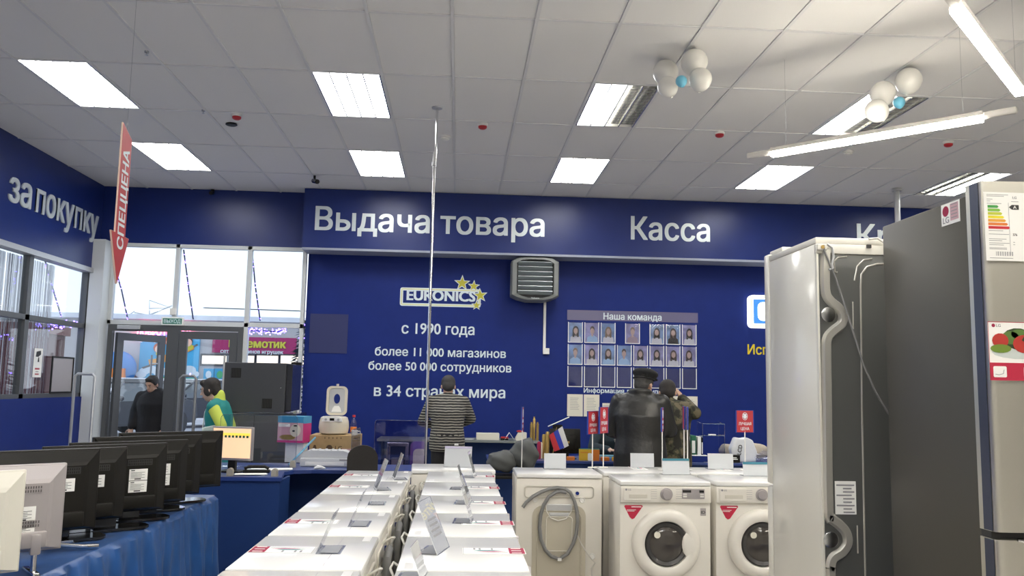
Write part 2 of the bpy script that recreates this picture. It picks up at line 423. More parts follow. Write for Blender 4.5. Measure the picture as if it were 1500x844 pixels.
# ============================================================ SETTING
CE = 4.04; XL = -4.87; YB = 11.7; XR = 11.0; YN = -4.5
struct(B().box(XL-.3, XR+.2, YN-.2, YB+.3, -.12, 0).obj('floor', 'floor_tile'))
GX, GY = -1.302, 5.713            # a corner of the ceiling grid
FIX = {(-4, 1): 'full', (-4, 3): 'full', (0, 1): 'full', (0, 3): 'full', (4, 1): 'left', (4, 3): 'full', (8, 1): 'left', (8, 3): 'full', (12, 3): 'right', (12, 1): 'full',
       (-4, -3): 'full', (0, -3): 'full', (4, -3): 'full', (8, -3): 'full', (0, -6): 'full', (4, -6): 'full', (-4, -6): 'full', (8, -6): 'full', (12, -3): 'full'}
g = B()
gx = [GX+.6*i for i in range(-5, 21)]; gy = [GY+1.2*j for j in range(-8, 5)]
for x in gx: g.box(x-.012, x+.012, YN, 11.6, CE-.002, CE+.03)
for y in gy: g.box(XL, XR, y-.012, y+.012, CE-.0012, CE+.03)
ceil = struct(g.obj('ceiling', 'ceiling_grid'))
proto = None
for j in range(-2, 5):
    for i in range(-6, 20):
        if (i, j) in FIX: continue
        x0, x1 = max(GX+.6*i+.013, XL), min(GX+.6*(i+1)-.013, XR); y0, y1 = GY+1.2*j+.013, min(GY+1.2*(j+1)-.013, 11.6)
        if i == -6 or j == 4 or proto is None and False:
            if x1 <= x0: continue
            B().box(x0, x1, y0, y1, CE+.006, CE+.02).obj('ceiling_tile', 'ceiling_tile', ceil); continue
        if proto is None: proto = B().box(0, .574, 0, 1.174, CE+.006, CE+.02, .002).obj('ceiling_tile', 'ceiling_tile', ceil, loc=(x0, y0, 0)); continue
        o = proto.copy(); C.objects.link(o); o.location = (x0, y0, random.uniform(-.001, .001))
g = B()
for j in range(-9, -2):
    for i in range(-6, 20):
        if (i, j) in FIX: continue
        x0, x1 = max(GX+.6*i+.013, XL), min(GX+.6*(i+1)-.013, XR); y0, y1 = max(YN, GY+1.2*j+.013), GY+1.2*(j+1)-.013
        if y1 > y0 and x1 > x0: g.box(x0, x1, y0, y1, CE+.006, CE+.02)
o = g.obj('ceiling_tile_field', 'ceiling_tile', ceil); o['kind'] = 'stuff'
struct(B().box(XL-.3, XR+.2, YN-.2, YB+.3, CE+.14, CE+.2).obj('trim_1', 'plaster'))
struct(B().box(XL-.3, XR+.2, YN-.2, YN, 0, CE+.1395).obj('wall_near', 'plaster'))
struct(B().box(XR, XR+.2, YN-.2, YB+.3, 0, CE+.1395).obj('wall_right', 'plaster'))
wb = struct(B().box(-2.10, XR, YB, YB+.2, 0, CE+.1395).obj('wall_back', 'navy_vinyl'))
fb = B().box(-2.12, XR, 11.3, 11.36, 3.235, CE)
fb.obj('fascia_panel', 'navy_fascia', wb)
B().box(-2.12, XR, 11.295, YB, 3.205, 3.235).obj('fascia_soffit', 'grey_trim', wb)
B().box(-2.12, -2.08, 11.36, YB, 3.235, CE).obj('fascia_return', 'navy_fascia', wb)
struct(B().box(XL-.16, -2.1, 11.62, YB, 3.275, CE+.1395).box(XL, -2.12, 11.6, 11.6195, 3.275, CE).obj('wall_entrance', 'navy_fascia'))
# left wall: fascia above glazing, blue dado below
wl = B(); wl.use('navy_fascia').box(XL-.16, XL, YN, 11.62, 2.885, CE).box(XL-.16, XL-.01, YN, 11.62, CE, CE+.1395)
wl.use('navy_vinyl').box(XL-.16, XL, YN, 11.62, 0, 1.2).box(XL-.16, XL, YN, 5.4, 1.2, 2.885)
wl = struct(wl.obj('wall_left'))
B().box(XL-.12, XL+.03, 5.4, 11.5, 2.825, 2.885).obj('head_trim', 'alu', wl)
win = B()
for y in (5.4, 7.2, 8.1, 9.85, 11.37): win.box(XL-.11, XL-.03, y, y+.09, 1.2, 2.83)
win.box(XL-.11, XL-.03, 5.4, 11.46, 2.09, 2.15).box(XL-.11, XL-.03, 5.4, 11.46, 1.2, 1.25)
win = struct(win.obj('window_1', 'door_metal'))
for a, b in ((5.49, 7.2), (7.29, 8.1), (8.19, 9.85), (9.94, 11.37)):
    for z0, z1 in ((1.25, 2.09), (2.15, 2.83)): B().box(XL-.075, XL-.065, a, b, z0, z1).obj('pane', 'window_glass', win)
# white corner pillar
struct(B().box(XL-.02, -4.71, 11.38, YB, 0, 3.28, .006).obj('trim_2', 'white_frame'))
# front glazing above and beside the doors
MX = (-4.69, -3.845, -2.895, -2.12)
w2 = B()
for x, wd in ((-4.71, .05), (-3.865, .055), (-2.905, .06), (-2.16, .05)): w2.box(x, x+wd, 11.6, 11.68, 0 if x in (-2.905, -2.16) else 2.17, 3.275, .003)
w2.box(-4.71, -2.11, 11.6, 11.68, 2.165, 2.225, .003).box(-4.71, -2.11, 11.6, 11.68, 3.225, 3.275, .003)
w2 = struct(w2.obj('window_2', 'white_frame'))
for a, b in ((-4.66, -3.865), (-3.81, -2.905), (-2.845, -2.16)): B().box(a, b, 11.635, 11.645, 2.225, 3.225).obj('pane', 'window_glass', w2)
B().box(-2.845, -2.16, 11.635, 11.645, .1, 2.165).obj('pane', 'window_glass', w2)
B().box(-2.845, -2.16, 11.61, 11.67, 0, .1).obj('sill', 'white_frame', w2)
# doors
d1 = B(); d1.box(-4.68, -4.62, 11.58, 11.66, 0, 2.165).box(-3.905, -3.81, 11.58, 11.66, 0, 2.165).box(-4.62, -3.905, 11.58, 11.66, 2.08, 2.165)
d1 = struct(d1.obj('door_1', 'door_metal'))
leaf = bpy.data.objects.new('door_leaf', None)
def leafmesh(W, H, name, parent, loc, rz):
    b = B(); b.box(0, .10, -.025, .025, .02, H).box(W-.10, W, -.025, .025, .02, H).box(.10, W-.10, -.025, .025, H-.10, H).box(.10, W-.10, -.025, .025, .02, .22)
    o = b.obj(name, 'door_metal', parent, loc=loc, rz=rz)
    B().box(.10, W-.10, -.005, .005, .22, H-.10).obj('pane', 'window_glass', o)
    for s in (-1, 1):
        B().tube([(W-.14, s*.075, 1.05), (W-.14, s*.075, 1.78)], .014).cyl((W-.14, 0, 1.15), (W-.14, s*.075, 1.15), .008).cyl((W-.14, 0, 1.66), (W-.14, s*.075, 1.66), .008).obj('handle', 'alu', o, True)
    return o
leafmesh(.80, 2.06, 'door_leaf', d1, (-4.60, 11.68, 0), R(60))
B().box(-4.55, -4.25, 11.54, 11.58, 2.10, 2.155, .005).obj('door_closer', 'alu', d1)
d2 = B(); d2.box(-3.81, -3.75, 11.58, 11.66, 0, 2.165).box(-2.97, -2.905, 11.58, 11.66, 0, 2.165).box(-3.75, -2.97, 11.58, 11.66, 2.10, 2.165)
d2 = struct(d2.obj('door_2', 'door_metal'))
o = leafmesh(.76, 2.09, 'door_leaf', d2, (-3.74, 11.62, 0), 0)
bpy.data.objects.remove(leaf)
B().box(.30, .60, -.008, .008, 1.60, 1.74).obj('glass_sticker', 'acrylic', o)

# ============================================================ CEILING LAMPS
FL = {}
PLACE = {(-4, 1): 'nearer lit ceiling lamp at the left beside the hanging red arrow', (-4, 3): 'farther lit ceiling lamp just right of the hanging red arrow', (0, 1): 'large fully lit ceiling lamp left of the chrome pole top', (0, 3): 'fully lit ceiling lamp behind the one left of the chrome pole',
         (4, 1): 'half lit ceiling lamp beside the first balloon cluster', (4, 3): 'fully lit ceiling lamp above the till lettering, behind the half lit one', (8, 1): 'half lit ceiling lamp behind the second balloon cluster', (8, 3): 'lit ceiling lamp below the slanting linear lamp', (12, 3): 'far right ceiling lamp seen above the grey fridge, left part dark'}
for (i, j), st in FIX.items():
    x0, y0 = GX+.6*i, GY+1.2*j
    lab = PLACE.get((i, j), 'lit ceiling lamp overhead, %s of the %s row behind the viewer' % (['first', 'second', 'third', 'fourth', 'fifth'][(i+4)//4], 'nearer' if j == -3 else 'farther'))
    t = thing('ceiling_lamp', lab, 'ceiling lamp', (x0, y0, CE), 0, 'recessed louvre lamps')
    if st not in FL:
        B().box(.013, .587, .013, 1.187, .075, .085).box(.013, .02, .013, 1.187, 0, .08).box(.58, .587, .013, 1.187, 0, .08).box(.013, .587, .013, .02, 0, .08).box(.013, .587, 1.18, 1.187, 0, .08).obj('housing', 'plastic_white', t)
        lit = {'full': (0, 1, 2, 3), 'left': (0, 1), 'right': (2, 3)}[st]
        for k in range(4):
            a = .02+.14*k; on = k in lit
            if on:   # whole trough emits: the tube's mirror reflection is put into its glow
                pr = [(a+.005+.13*u/8, .004+.022*(1-math.cos(PI*u/8*2))/2*0+.02*abs(math.sin(PI*u/8))) for u in range(9)]
                b = B(); n0 = [b.bm.verts.new((x, .02, z+.002)) for x, z in pr]; n1 = [b.bm.verts.new((x, 1.18, z+.002)) for x, z in pr]
                for u in range(8): b._f([n0[u], n0[u+1], n1[u+1], n1[u]])
                b.obj('lamp_tube_or_trough', 'lamp_lit', t)
            else:
                B().cyl((a+.07, .03, .05), (a+.07, 1.17, .05), .013).obj('lamp_tube_or_trough', 'plastic_white', t, True)
        b = B().use('lamp_off')
        for k in range(5): b.prism([(.018+.14*k-.006, -.004), (.018+.14*k+.006, -.004), (.018+.14*k+.012, .022), (.018+.14*k-.012, .022)], .02, 1.18, 'XZ')
        for k in range(4):
            if k in lit: continue
            a = .02+.14*k; b.box(a+.01, a+.13, .02, 1.18, .068, .072)
            for u in range(14): b.box(a+.008, a+.132, .02+.0829*u, .026+.0829*u, .002, .03)
        b.obj('louvre', None, t)
        if st == 'full':
            b = B()
            for u in range(1, 14): b.box(.02, .58, .02+.0829*u, .0215+.0829*u, -.004, .002)
            b.obj('louvre_blades', 'lamp_off', t)
        FL[st] = t
    else:
        for ch in FL[st].children: c = ch.copy(); C.objects.link(c); c.parent = t
# suspended linear lamps, a zigzag of 1.5 m bars
def linear(name, a, b, lab):
    a, b = Vector(a), Vector(b); d = (b-a); L = d.length; ang = math.atan2(d.y, d.x)
    t = thing(name, lab, 'ceiling lamp', a, ang, 'suspended linear lamps')
    B().box(-.20, 0, -.022, .022, -.012, .034, .012).box(L, L+.20, -.022, .022, -.012, .034, .012).box(0, L, -.028, .028, .01, .04).obj('housing', 'led_body', t)
    B().box(.0, L, -.03, .03, -.028, .0095, .008).obj('diffuser', 'led_lit', t)
    for x in (.12, L-.12): B().cyl((x, 0, .04), (x, 0, CE-a.z-.003), .0012, n=5).obj('wire', 'steel', t)
    return t
A1, B1 = at(1130, 225, Z=3.3), at(1440, 172, Z=3.3); A2, B2 = at(1400, 10, Z=3.3), at(1500, 142, Z=3.3)
linear('linear_lamp', A1, B1, 'slanting warm white linear lamp hung in front of the far ceiling lamps')
linear('linear_lamp', A2, A2+(B2-A2).normalized()*1.5, 'brightest linear lamp, cut off at the top right corner')
linear('linear_lamp', (2.1, 3.2, 3.3), (3.15, 2.15, 3.3), 'linear lamp of the zigzag overhead, next one nearer')
linear('linear_lamp', (2.1, .2, 3.3), (3.15, 1.25, 3.3), 'linear lamp of the zigzag overhead, behind the viewer')
linear('linear_lamp', (-1.8, -.4, 3.3), (-.75, .65, 3.3), 'linear lamp over the aisle behind the viewer')
linear('linear_lamp', (0.1, -.4, 3.3), (1.15, .65, 3.3), 'linear lamp above and behind the washing machines')
linear('linear_lamp', (5.0, .2, 3.3), (6.05, 1.25, 3.3), 'linear lamp right of the fridges')

# ceiling fittings
for (px, py), lab in (((347, 168), 'red fire alarm sounder over the black speaker opening'), ((707, 182), 'red fire alarm sounder right of the chrome pole'), ((1054, 194), 'red fire alarm sounder right of the first balloon cluster'), ((1389, 208), 'red fire alarm sounder behind the slanting linear lamp')):
    p = at(px, py, Z=CE); t = thing('fire_alarm', lab, 'alarm', (p.x, p.y, CE), 0, 'ceiling alarms')
    B().lathe([(.052, .006), (.052, -.02), (.045, -.022)], n=20).obj('base', 'plastic_white', t, True)
    B().lathe([(.044, -.0225), (.042, -.04), (.025, -.052), (0, -.054)], n=20).obj('beacon', 'alarm_red', t, True)
for (px, py), lab in (((652, 200), 'white smoke detector beside the chrome pole'), ((1242, 222), 'white smoke detector under the slanting linear lamp')):
    p = at(px, py, Z=CE); t = thing('smoke_detector', lab, 'detector', (p.x, p.y, CE))
    B().lathe([(.06, .006), (.06, -.014), (.05, -.018)], n=20).obj('base', 'plastic_white', t, True)
    B().lathe([(.042, -.0182), (.045, -.03), (.03, -.04), (0, -.042)], n=20).obj('sensor_head', 'plastic_white', t, True)
p = at(339, 182, Z=CE); tag(B().lathe([(0, .003), (.055, .003), (.06, -.006), (.05, -.012), (0, -.008)], n=20).obj('ceiling_speaker', 'black_plastic', None, True, (p.x, p.y, CE)), 'round black ceiling speaker beside a red alarm', 'speaker')
for (px, py), lab in (((215, 76), 'small sprinkler head near the upper left lamp'), ((298, 162), 'small sprinkler head by a tile joint left of the alarm')):
    p = at(px, py, Z=CE); tag(B().lathe([(.02, .006), (.018, -.006), (.006, -.01), (.006, -.026), (.014, -.028), (0, -.03)], n=12).obj('sprinkler', 'steel', None, True, (p.x, p.y, CE)), lab, 'sprinkler')
p = at(461, 258, Z=CE); t = thing('security_camera', 'small black camera on the ceiling above the blue fascia corner', 'camera', (p.x, p.y, CE))
B().cyl((0, 0, .006), (0, 0, -.03), .015).cyl((0, 0, -.03), (.02, -.03, -.06), .01).obj('mount', 'black_plastic', t, True)
B().cyl((-.02, .05, -.05), (.05, -.08, -.09), .03).cyl((.05, -.08, -.09), (.056, -.09, -.093), .022).obj('camera_body', 'black_gloss', t, True)
p = at(312, 282, Y=11.6); t = thing('security_camera', 'tiny dark camera high on the blue wall above the doors', 'camera', (p.x, 11.6, p.z))
B().box(-.02, .02, -.03, -.001, -.02, .05).cyl((0, -.03, -.01), (0, -.10, -.03), .025).obj('camera_body', 'black_plastic', t, True)

# balloons
def cluster(spots, lab):
    t0 = None
    for n, (px, py, r, mt, up_) in enumerate(spots):
        z = CE-r*1.1-up_; p = at(px, py, Z=z)
        b = B().lathe([(0, -r*1.12)]+[(r*math.cos(R(a))*(1 if a > 0 else 1-.06*abs(math.sin(R(a)))), r*math.sin(R(a))*(1.0 if a > 0 else 1.12)) for a in range(-80, 81, 10)]+[(0, r)], n=24)
        o = b.obj('balloon', mt, None, True, p)
        k = B().lathe([(0, -r*1.09), (.008, -r*1.11), (.012, -r*1.18), (.0, -r*1.18)], n=8).obj('knot', mt, o, True)
        o.rotation_euler = (R(random.uniform(-25, 25)), R(random.uniform(-25, 25)), 0)
        tag(o, lab[n], 'balloon', 'balloons under the ceiling')
cluster([(975, 106, .100, 'balloon_white', .0), (1017, 91, .102, 'balloon_white', .0), (1026, 116, .085, 'balloon_white', .19), (978, 127, .078, 'balloon_white', .21), (998, 119, .043, 'balloon_blue', .27)],
        ['white balloon at the left of the cluster by the half lit lamp', 'white balloon highest in the cluster by the half lit lamp', 'white balloon at the right of the cluster near the half lit lamp', 'white balloon lowest in the cluster near the half lit lamp', 'small light blue balloon amid the nearer lamp cluster'])
cluster([(1293, 137, .098, 'balloon_white', .12), (1284, 162, .088, 'balloon_white', .33), (1331, 118, .102, 'balloon_white', 0), (1317, 150, .046, 'balloon_blue', .22)],
        ['white balloon at the left in the right-hand cluster', 'white balloon hanging lowest in the right-hand cluster', 'pale balloon against the ceiling in the right-hand cluster', 'small light blue balloon in the right-hand cluster'])

# poles
t = thing('chrome_pole', 'tall thin chrome pole rising from behind the washing machines to the ceiling', 'pole', (-.268, 7.73, 0))
B().cyl((0, 0, 0), (0, 0, 3.62), .0135, n=20).obj('lower_tube', 'chrome', t, True)
B().cyl((.012, 0, 3.5), (.012, 0, CE+.006), .012, n=16).obj('upper_tube', 'chrome', t, True)
B().lathe([(.05, CE+.004), (.05, CE-.008), (.014, CE-.012)], c=(.012, 0, 0), n=16).obj('ceiling_flange', 'alu', t, True)
B().cyl((0, 0, 3.48), (0, 0, 3.52), .022, n=16).obj('clamp', 'steel', t, True)
t = thing('ceiling_post', 'pale grey post rising behind the grey fridge to the ceiling', 'pole', (5.545, 10.23, 0))
B().cyl((0, 0, .001), (0, 0, CE-.003), .035, n=20).obj('tube', 'alu', t, True)
B().cyl((0, 0, CE-.03), (0, 0, CE-.003), .06, n=20).obj('ceiling_flange', 'alu', t, True)

# ============================================================ LETTERING ON THE WALLS
def fasc(s, p0, p1, cap, lab, Y=11.3):
    a, b = at(*p0, Y=Y), at(*p1, Y=Y); t = thing('wall_lettering', lab, 'lettering', (a.x, Y, a.z-.0), 0, 'big silver lettering on the blue fascia')
    text('letter', s, 'letter_silver', t, (0, -.001, 0), b.x-a.x, cap, depth=.006, off=.022, split=True); return t
hc = at(470, 303, Y=11.3).z-at(470, 336, Y=11.3).z
zb = at(462, 336.5, Y=11.3).z
fasc('Выдача товара', (461, 336.5), (797.5, 345), hc, 'silver words for goods collection on the blue fascia left of the pole')
fasc('Касса', (924, 350.5), (1040, 353), hc, 'silver word for till on the blue fascia above the staff board')
fasc('Кредиты', (1255.5, 361), (1445, 370), hc, 'silver word cut off by the fridges, starting with two letters')
a, b = at(9, 290, X=XL), at(142, 346, X=XL); c0 = at(-90, 250, X=XL)
t = thing('wall_lettering', 'silver thank-you words with shadow on the left wall fascia', 'lettering', (XL, 0, 0), 0, 'big silver lettering on the blue fascia')
def leftword(s, y0, y1, z, cap):
    text('letter', s, 'letter_silver', t, (.001, y0, z), y1-y0, cap, xd=(0, 1, 0), depth=.016, off=.022, split=True)
y1 = at(142, 340, X=XL).y; y0 = at(50, 314, X=XL).y; ya, yb = at(10, 300, X=XL).y, at(43, 310, X=XL).y
zl = at(52, 310, X=XL).z
hcl = .34
leftword('покупку', y0, y1, zl, hcl); leftword('за', ya, yb, zl, hcl); leftword('Спасибо', ya-2.55, ya-.28, zl, hcl)

# company board lettering on the back wall
def wt(s, x0, x1, y, cap_px, m='letter_white', name='text_line', par=None, Y=YB, off=.02, dy=0):
    a, b = at(x0, y, Y=Y), at(x1, y+dy, Y=Y); k = (Y-0)/F
    return tag(text(name, s, m, par, (a.x, Y-.001, a.z), b.x-a.x, cap_px*k, depth=.003, off=off), kind='stuff')
t = thing('wall_slogan', 'white lines of company facts lettered on the blue back wall', 'lettering')
wt('с 1990 года', 588, 695, 488.5, 15.5, par=t, dy=1.5)
wt('более 11 000 магазинов', 549, 741, 520.5, 12, par=t, dy=3)
wt('более 50 000 сотрудников', 539.5, 749, 541.5, 12, par=t, dy=4)
wt('в 34 странах мира', 547.5, 740, 580, 15.5, par=t, dy=3)
# the logo
t = thing('company_logo', 'white and yellow framed company logo with four stars', 'logo')
a = at(586.5, 421, Y=YB); b = at(705, 452, Y=YB)
x0, x1, z1, z0 = a.x, at(704, 450, Y=YB).x, a.z, at(588, 448, Y=YB).z-.0
def frame(x0, x1, z0, z1, wd, r, m, dep, nm):
    b = B(); o_ = rrect(x0, x1, z0, z1, r); i_ = rrect(x0+wd, x1-wd, z0+wd, z1-wd, max(r-wd, .003)); n = len(o_); V = []
    for pts in (o_, i_):
        V.append(([b.bm.verts.new((x, YB-.0005, z)) for x, z in pts], [b.bm.verts.new((x, YB-dep, z)) for x, z in pts]))
    for k in range(n):
        q = (k+1) % n
        b._f([V[0][1][k], V[0][1][q], V[1][1][q], V[1][1][k]]); b._f([V[0][0][k], V[0][0][q], V[0][1][q], V[0][1][k]]); b._f([V[1][0][k], V[1][0][q], V[1][1][q], V[1][1][k]])
    return b.obj(nm, m, t)
frame(x0, x1, z0, z1, .042, .03, 'letter_white', .004, 'frame_border'); frame(x0+.014, x1-.014, z0+.014, z1-.014, .014, .02, 'pale_yellow', .0055, 'frame_line')
text('logo_word', 'EURONICS', 'letter_white', t, (x0+.09, YB-.001, z0+.085), (at(695, 440, Y=YB).x-at(594, 440, Y=YB).x), .145, depth=.004, off=.045)
def star(cx, cz, r, k=0):
    def pts(rr, ri): return [(cx+(rr if i % 2 == 0 else ri)*math.sin(PI*i/5+k), cz+(rr if i % 2 == 0 else ri)*math.cos(PI*i/5+k)) for i in range(10)]
    o = B().prism(pts(r, r*.42), YB-.007, YB-.001).obj('star', 'letter_white', t)
    B().prism(pts(r*.76, r*.32), YB-.010, YB-.0075).obj('star_fill', 'star_yellow', o)
for px, py, r, k in ((677, 415, .118, .02), (694, 419.5, .09, .06), (703.5, 433, .108, -.1), (698, 447.5, .075, .0)):
    p = at(px, py, Y=YB); star(p.x, p.z, r, k)
# blue sign box and yellow word, cut by the white fridge
a, b = at(1094, 433, Y=YB), at(1110, 481, Y=YB)
t = thing('sign_box', 'white rounded sign box with blue face, half hidden by the white fridge', 'sign', (a.x, YB, b.z))
H_ = a.z-b.z
B().prism(rrect(0, 1.5, 0, H_, .06), -.09, -.001).obj('sign_case', 'sign_glow', t)
B().prism(rrect(.025, 1.475, .022, H_-.022, .05), -.092, -.0905).obj('sign_line', 'pale_yellow', t)
B().prism(rrect(.035, 1.465, .032, H_-.032, .045), -.094, -.0925).obj('sign_margin', 'sign_glow', t)
B().prism(rrect(.06, 1.44, .06, H_-.06, .01), -.097, -.0945).obj('sign_face', 'sign_blue', t)
b_ = B(); b_.prism(rrect(.12, .42, .10, H_-.10, .07), -.101, -.0975); b_.prism(rrect(.47, .77, .10, H_-.10, .07), -.101, -.0975).obj('sign_mark', 'sign_glow', t)
a = at(1095, 519, Y=YB)
t = thing('wall_lettering', 'yellow word beside the white fridge, mostly hidden', 'lettering', (a.x, YB, a.z))
text('text_line', 'Используйте', 'letter_yellow', t, (0, -.001, 0), 1.05, .135, depth=.003, off=.022)
# dark square on the wall
a, b = at(455, 459.5, Y=YB), at(508, 518, Y=YB)
tag(B().box(a.x, b.x, YB-.006, YB-.001, b.z, a.z).obj('wall_panel', 'dark_navy'), 'dark grey-blue square panel on the back wall by the window', 'panel')

# heater with louvres
p0, p1 = at(750, 374, Y=11.24), at(820, 440, Y=11.24); xc = (p0.x+p1.x)/2; zc = (p0.z+p1.z)/2; hw, hh = .325, .295
t = thing('fan_heater', 'grey wall fan heater with louvres hanging under the fascia', 'heater', (xc, 11.64, zc))
out = [(-hw, hh-.06), (-hw+.08, hh-.015), (-.12, hh), (.12, hh), (hw-.08, hh-.015), (hw, hh-.06), (hw, -hh+.06), (hw-.08, -hh+.02), (.12, -hh-.01), (-.12, -hh-.01), (-hw+.08, -hh+.02), (-hw, -hh+.06)]
inn = [(x*.78, z*.88) for x, z in out]
b = B(); V = [[b.bm.verts.new((x, y, z)) for x, z in q] for q, y in ((out, -.02), (out, -.30), ([(x*.95, z*.96) for x, z in out], -.34), (inn, -.35), (inn, -.24))]
for A_, D_ in zip(V, V[1:]):
    for k in range(12): b._f([A_[k], A_[(k+1) % 12], D_[(k+1) % 12], D_[k]])
b._f(V[0]); b.obj('casing', 'heater_grey', t)
B().prism([(x*.99, z*.99) for x, z in inn], -.245, -.235).obj('inner_core', 'rubber', t)
for k in range(7):
    z = .205-.066*k
    B().box(-.235, .235, -.045, .045, -.004, .004, T=Matrix.Translation((0, -.30, z)) @ Matrix.Rotation(R(-28), 4, 'X')).obj('louvre_blade', 'louvre', t)
text('brand_text', 'Volcano', 'letter_silver', t, (-.055, -.3505, -.28), .11, .022, depth=.001)
B().box(-.05, .05, -.02, .056, -.1, .1).obj('bracket', 'steel', t)
p2 = at(798, 448, Y=YB); p3 = at(799, 515, Y=YB)
t = thing('heater_switch', 'white conduit with a switch box below the heater', 'switch', (p2.x, YB, p3.z))
B().box(-.018, .018, -.022, -.001, .02, p2.z-p3.z+.12).obj('conduit', 'plastic_white', t)
B().box(-.02, .07, -.04, -.001, -.04, .045, .005).obj('switch_box', 'plastic_white', t)

# staff notice board
x0, x1 = at(831, 455, Y=YB).x, at(1022, 455, Y=YB).x; zt = at(832, 454, Y=YB).z; z0 = at(832, 611, Y=YB).z
Wb, Hb = x1-x0, zt-z0
t = thing('notice_board', 'dark blue staff board with rows of portrait photos and pockets', 'notice board', (x0, YB, z0))
B().box(0, Wb, -.006, -.001, 0, Hb).obj('board', 'navy_vinyl', t)
B().box(0, Wb, -.0075, -.0065, Hb*.905, Hb).obj('header_strip', 'lilac_board' if 0 else 'header_violet', t)
tag(text('title_line', 'Наша команда', 'letter_white', t, (Wb*.275, -.008, Hb*.918), Wb*.445, .088, depth=.002, off=.022), kind='stuff')
tag(text('title_line', 'Информация для покупателей', 'letter_white', t, (Wb*.13, -.007, Hb*.228), Wb*.725, .062, depth=.002, off=.022), kind='stuff')
CW = Wb/8.05; RH = Hb*.207
def portrait(x, z, w_, h_, hair, shirt, longh, face='skin_pale', bgm='portrait_sky'):
    f = B().box(x, x+w_, -.0095, -.0078, z, z+h_).obj('portrait_photo', bgm, t)
    b = B(); cx = x+w_/2+random.uniform(-.008, .008); k = h_
    b.use(shirt).prism([(cx-w_*.42, z), (cx+w_*.42, z), (cx+w_*.38, z+k*.24), (cx+w_*.12, z+k*.36), (cx-w_*.12, z+k*.36), (cx-w_*.38, z+k*.24)], -.0107, -.0097)
    b.use(hair)
    if longh: b.prism(ell(cx, z+k*.56, w_*.25, k*.27), -.0112, -.0103); b.box(cx-w_*.24, cx-w_*.10, -.0118, -.0110, z+k*.25, z+k*.6).box(cx+w_*.10, cx+w_*.24, -.0118, -.0110, z+k*.25, z+k*.6)
    else: b.prism(ell(cx, z+k*.68, w_*.17, k*.16), -.0112, -.0103)
    b.use(face).box(cx-w_*.07, cx+w_*.07, -.0112, -.0107, z+k*.3, z+k*.45).prism(ell(cx, z+k*.57, w_*.155, k*.16), -.0122, -.0115)
    b.obj('portrait_figure', None, f)
def pocket(x, z, w_, h_):
    f = B(); e = .010
    f.box(x, x+e, -.013, -.0065, z, z+h_).box(x+w_-e, x+w_, -.013, -.0065, z, z+h_).box(x+e, x+w_-e, -.013, -.0065, z, z+e)
    f.obj('pocket_rim', 'paper', t); B().box(x+e, x+w_-e, -.0136, -.0131, z+e, z+h_-.005).obj('pocket_film', 'pocket_film', t)
mat('portrait_sky', (.24, .38, .60), .6, var=.35, scale=9); mat('portrait_violet', (.36, .34, .56), .6, var=.35, scale=9)
mat('shirt_sky', (.42, .64, .82), .7); mat('shirt_white', (.82, .80, .78), .7); mat('shirt_mauve', (.45, .33, .36), .7); mat('photo_skin', (.66, .46, .36), .6); mat('hair_fair', (.30, .20, .11), .7)
P1 = [(0, 'hair_black', 'shirt_white', 1), (1, 'hair_brown', 'shirt_sky', 0), (2, 'hair_fair', 'shirt_white', 1), (3.5, 'hair_fair', 'shirt_mauve', 0), (5, 'hair_black', 'shirt_white', 1), (6, 'hair_brown', 'black_cloth', 1), (7, 'hair_black', 'shirt_white', 1)]
P2 = ['hair_fair shirt_sky', 'hair_black shirt_white l', 'hair_brown shirt_sky l', 'hair_brown shirt_sky', 'hair_black shirt_white l', 'hair_black shirt_white l', 'hair_brown shirt_white l', 'hair_brown shirt_white l']
pw, ph = CW*.90, RH*.93
for row, zz in ((0, Hb*.900-RH*1.0), (1, Hb*.900-RH*2.0), (2, Hb*.900-RH*3.0)):
    for c in range(8):
        if row == 0:
            if c > 6: break
            cc, hr, sh, lg = P1[c]
            x = .012+CW*cc; pocket(x, zz, pw, ph); portrait(x+.012, zz+.012, pw-.024, ph-.02, hr, sh, lg, 'photo_skin', random.choice(['portrait_sky', 'portrait_violet']))
        else:
            x = .012+CW*c; pocket(x, zz, pw, ph)
            if row == 1: q = P2[c].split(); portrait(x+.012, zz+.012, pw-.024, ph-.02, q[0], q[1], len(q) > 2, 'photo_skin', 'portrait_sky' if c in (0, 2, 3) else 'portrait_violet')
for c, k in ((0, 1), (1, 1), (2, .5), (3, 1), (4, 1), (5, 1), (6, 1), (7, 1)):
    x = .012+CW*c; z = .012; h_ = RH*.98
    B().box(x+(.03 if k < 1 else 0), x+pw+.01-(.03 if k < 1 else 0), -.010, -.0065, z+(.05 if k < 1 else 0), z+h_*(1 if k == 1 else .62)).obj('notice_sheet', 'paper_cream', t)
    b = B()
    for u in range(3 if k < 1 else 8): b.box(x+.04, x+pw-.03-random.uniform(0, .04), -.0108, -.0102, z+h_*(.5 if k < 1 else .82)-u*.022, z+h_*(.5 if k < 1 else .82)-u*.022+.005)
    b.obj('print_lines', 'print_grey', t)
mat('bowl_glass', (.055, .048, .042), .06, coat=.6)
mat('sign_rim', (.04, .07, .35), .3)
mat('base_card', (.26, .27, .29), .5)
mat('lid_print', (.62, .62, .62), .6)
mat('door_rubber', (.045, .043, .042), .3, coat=.3)
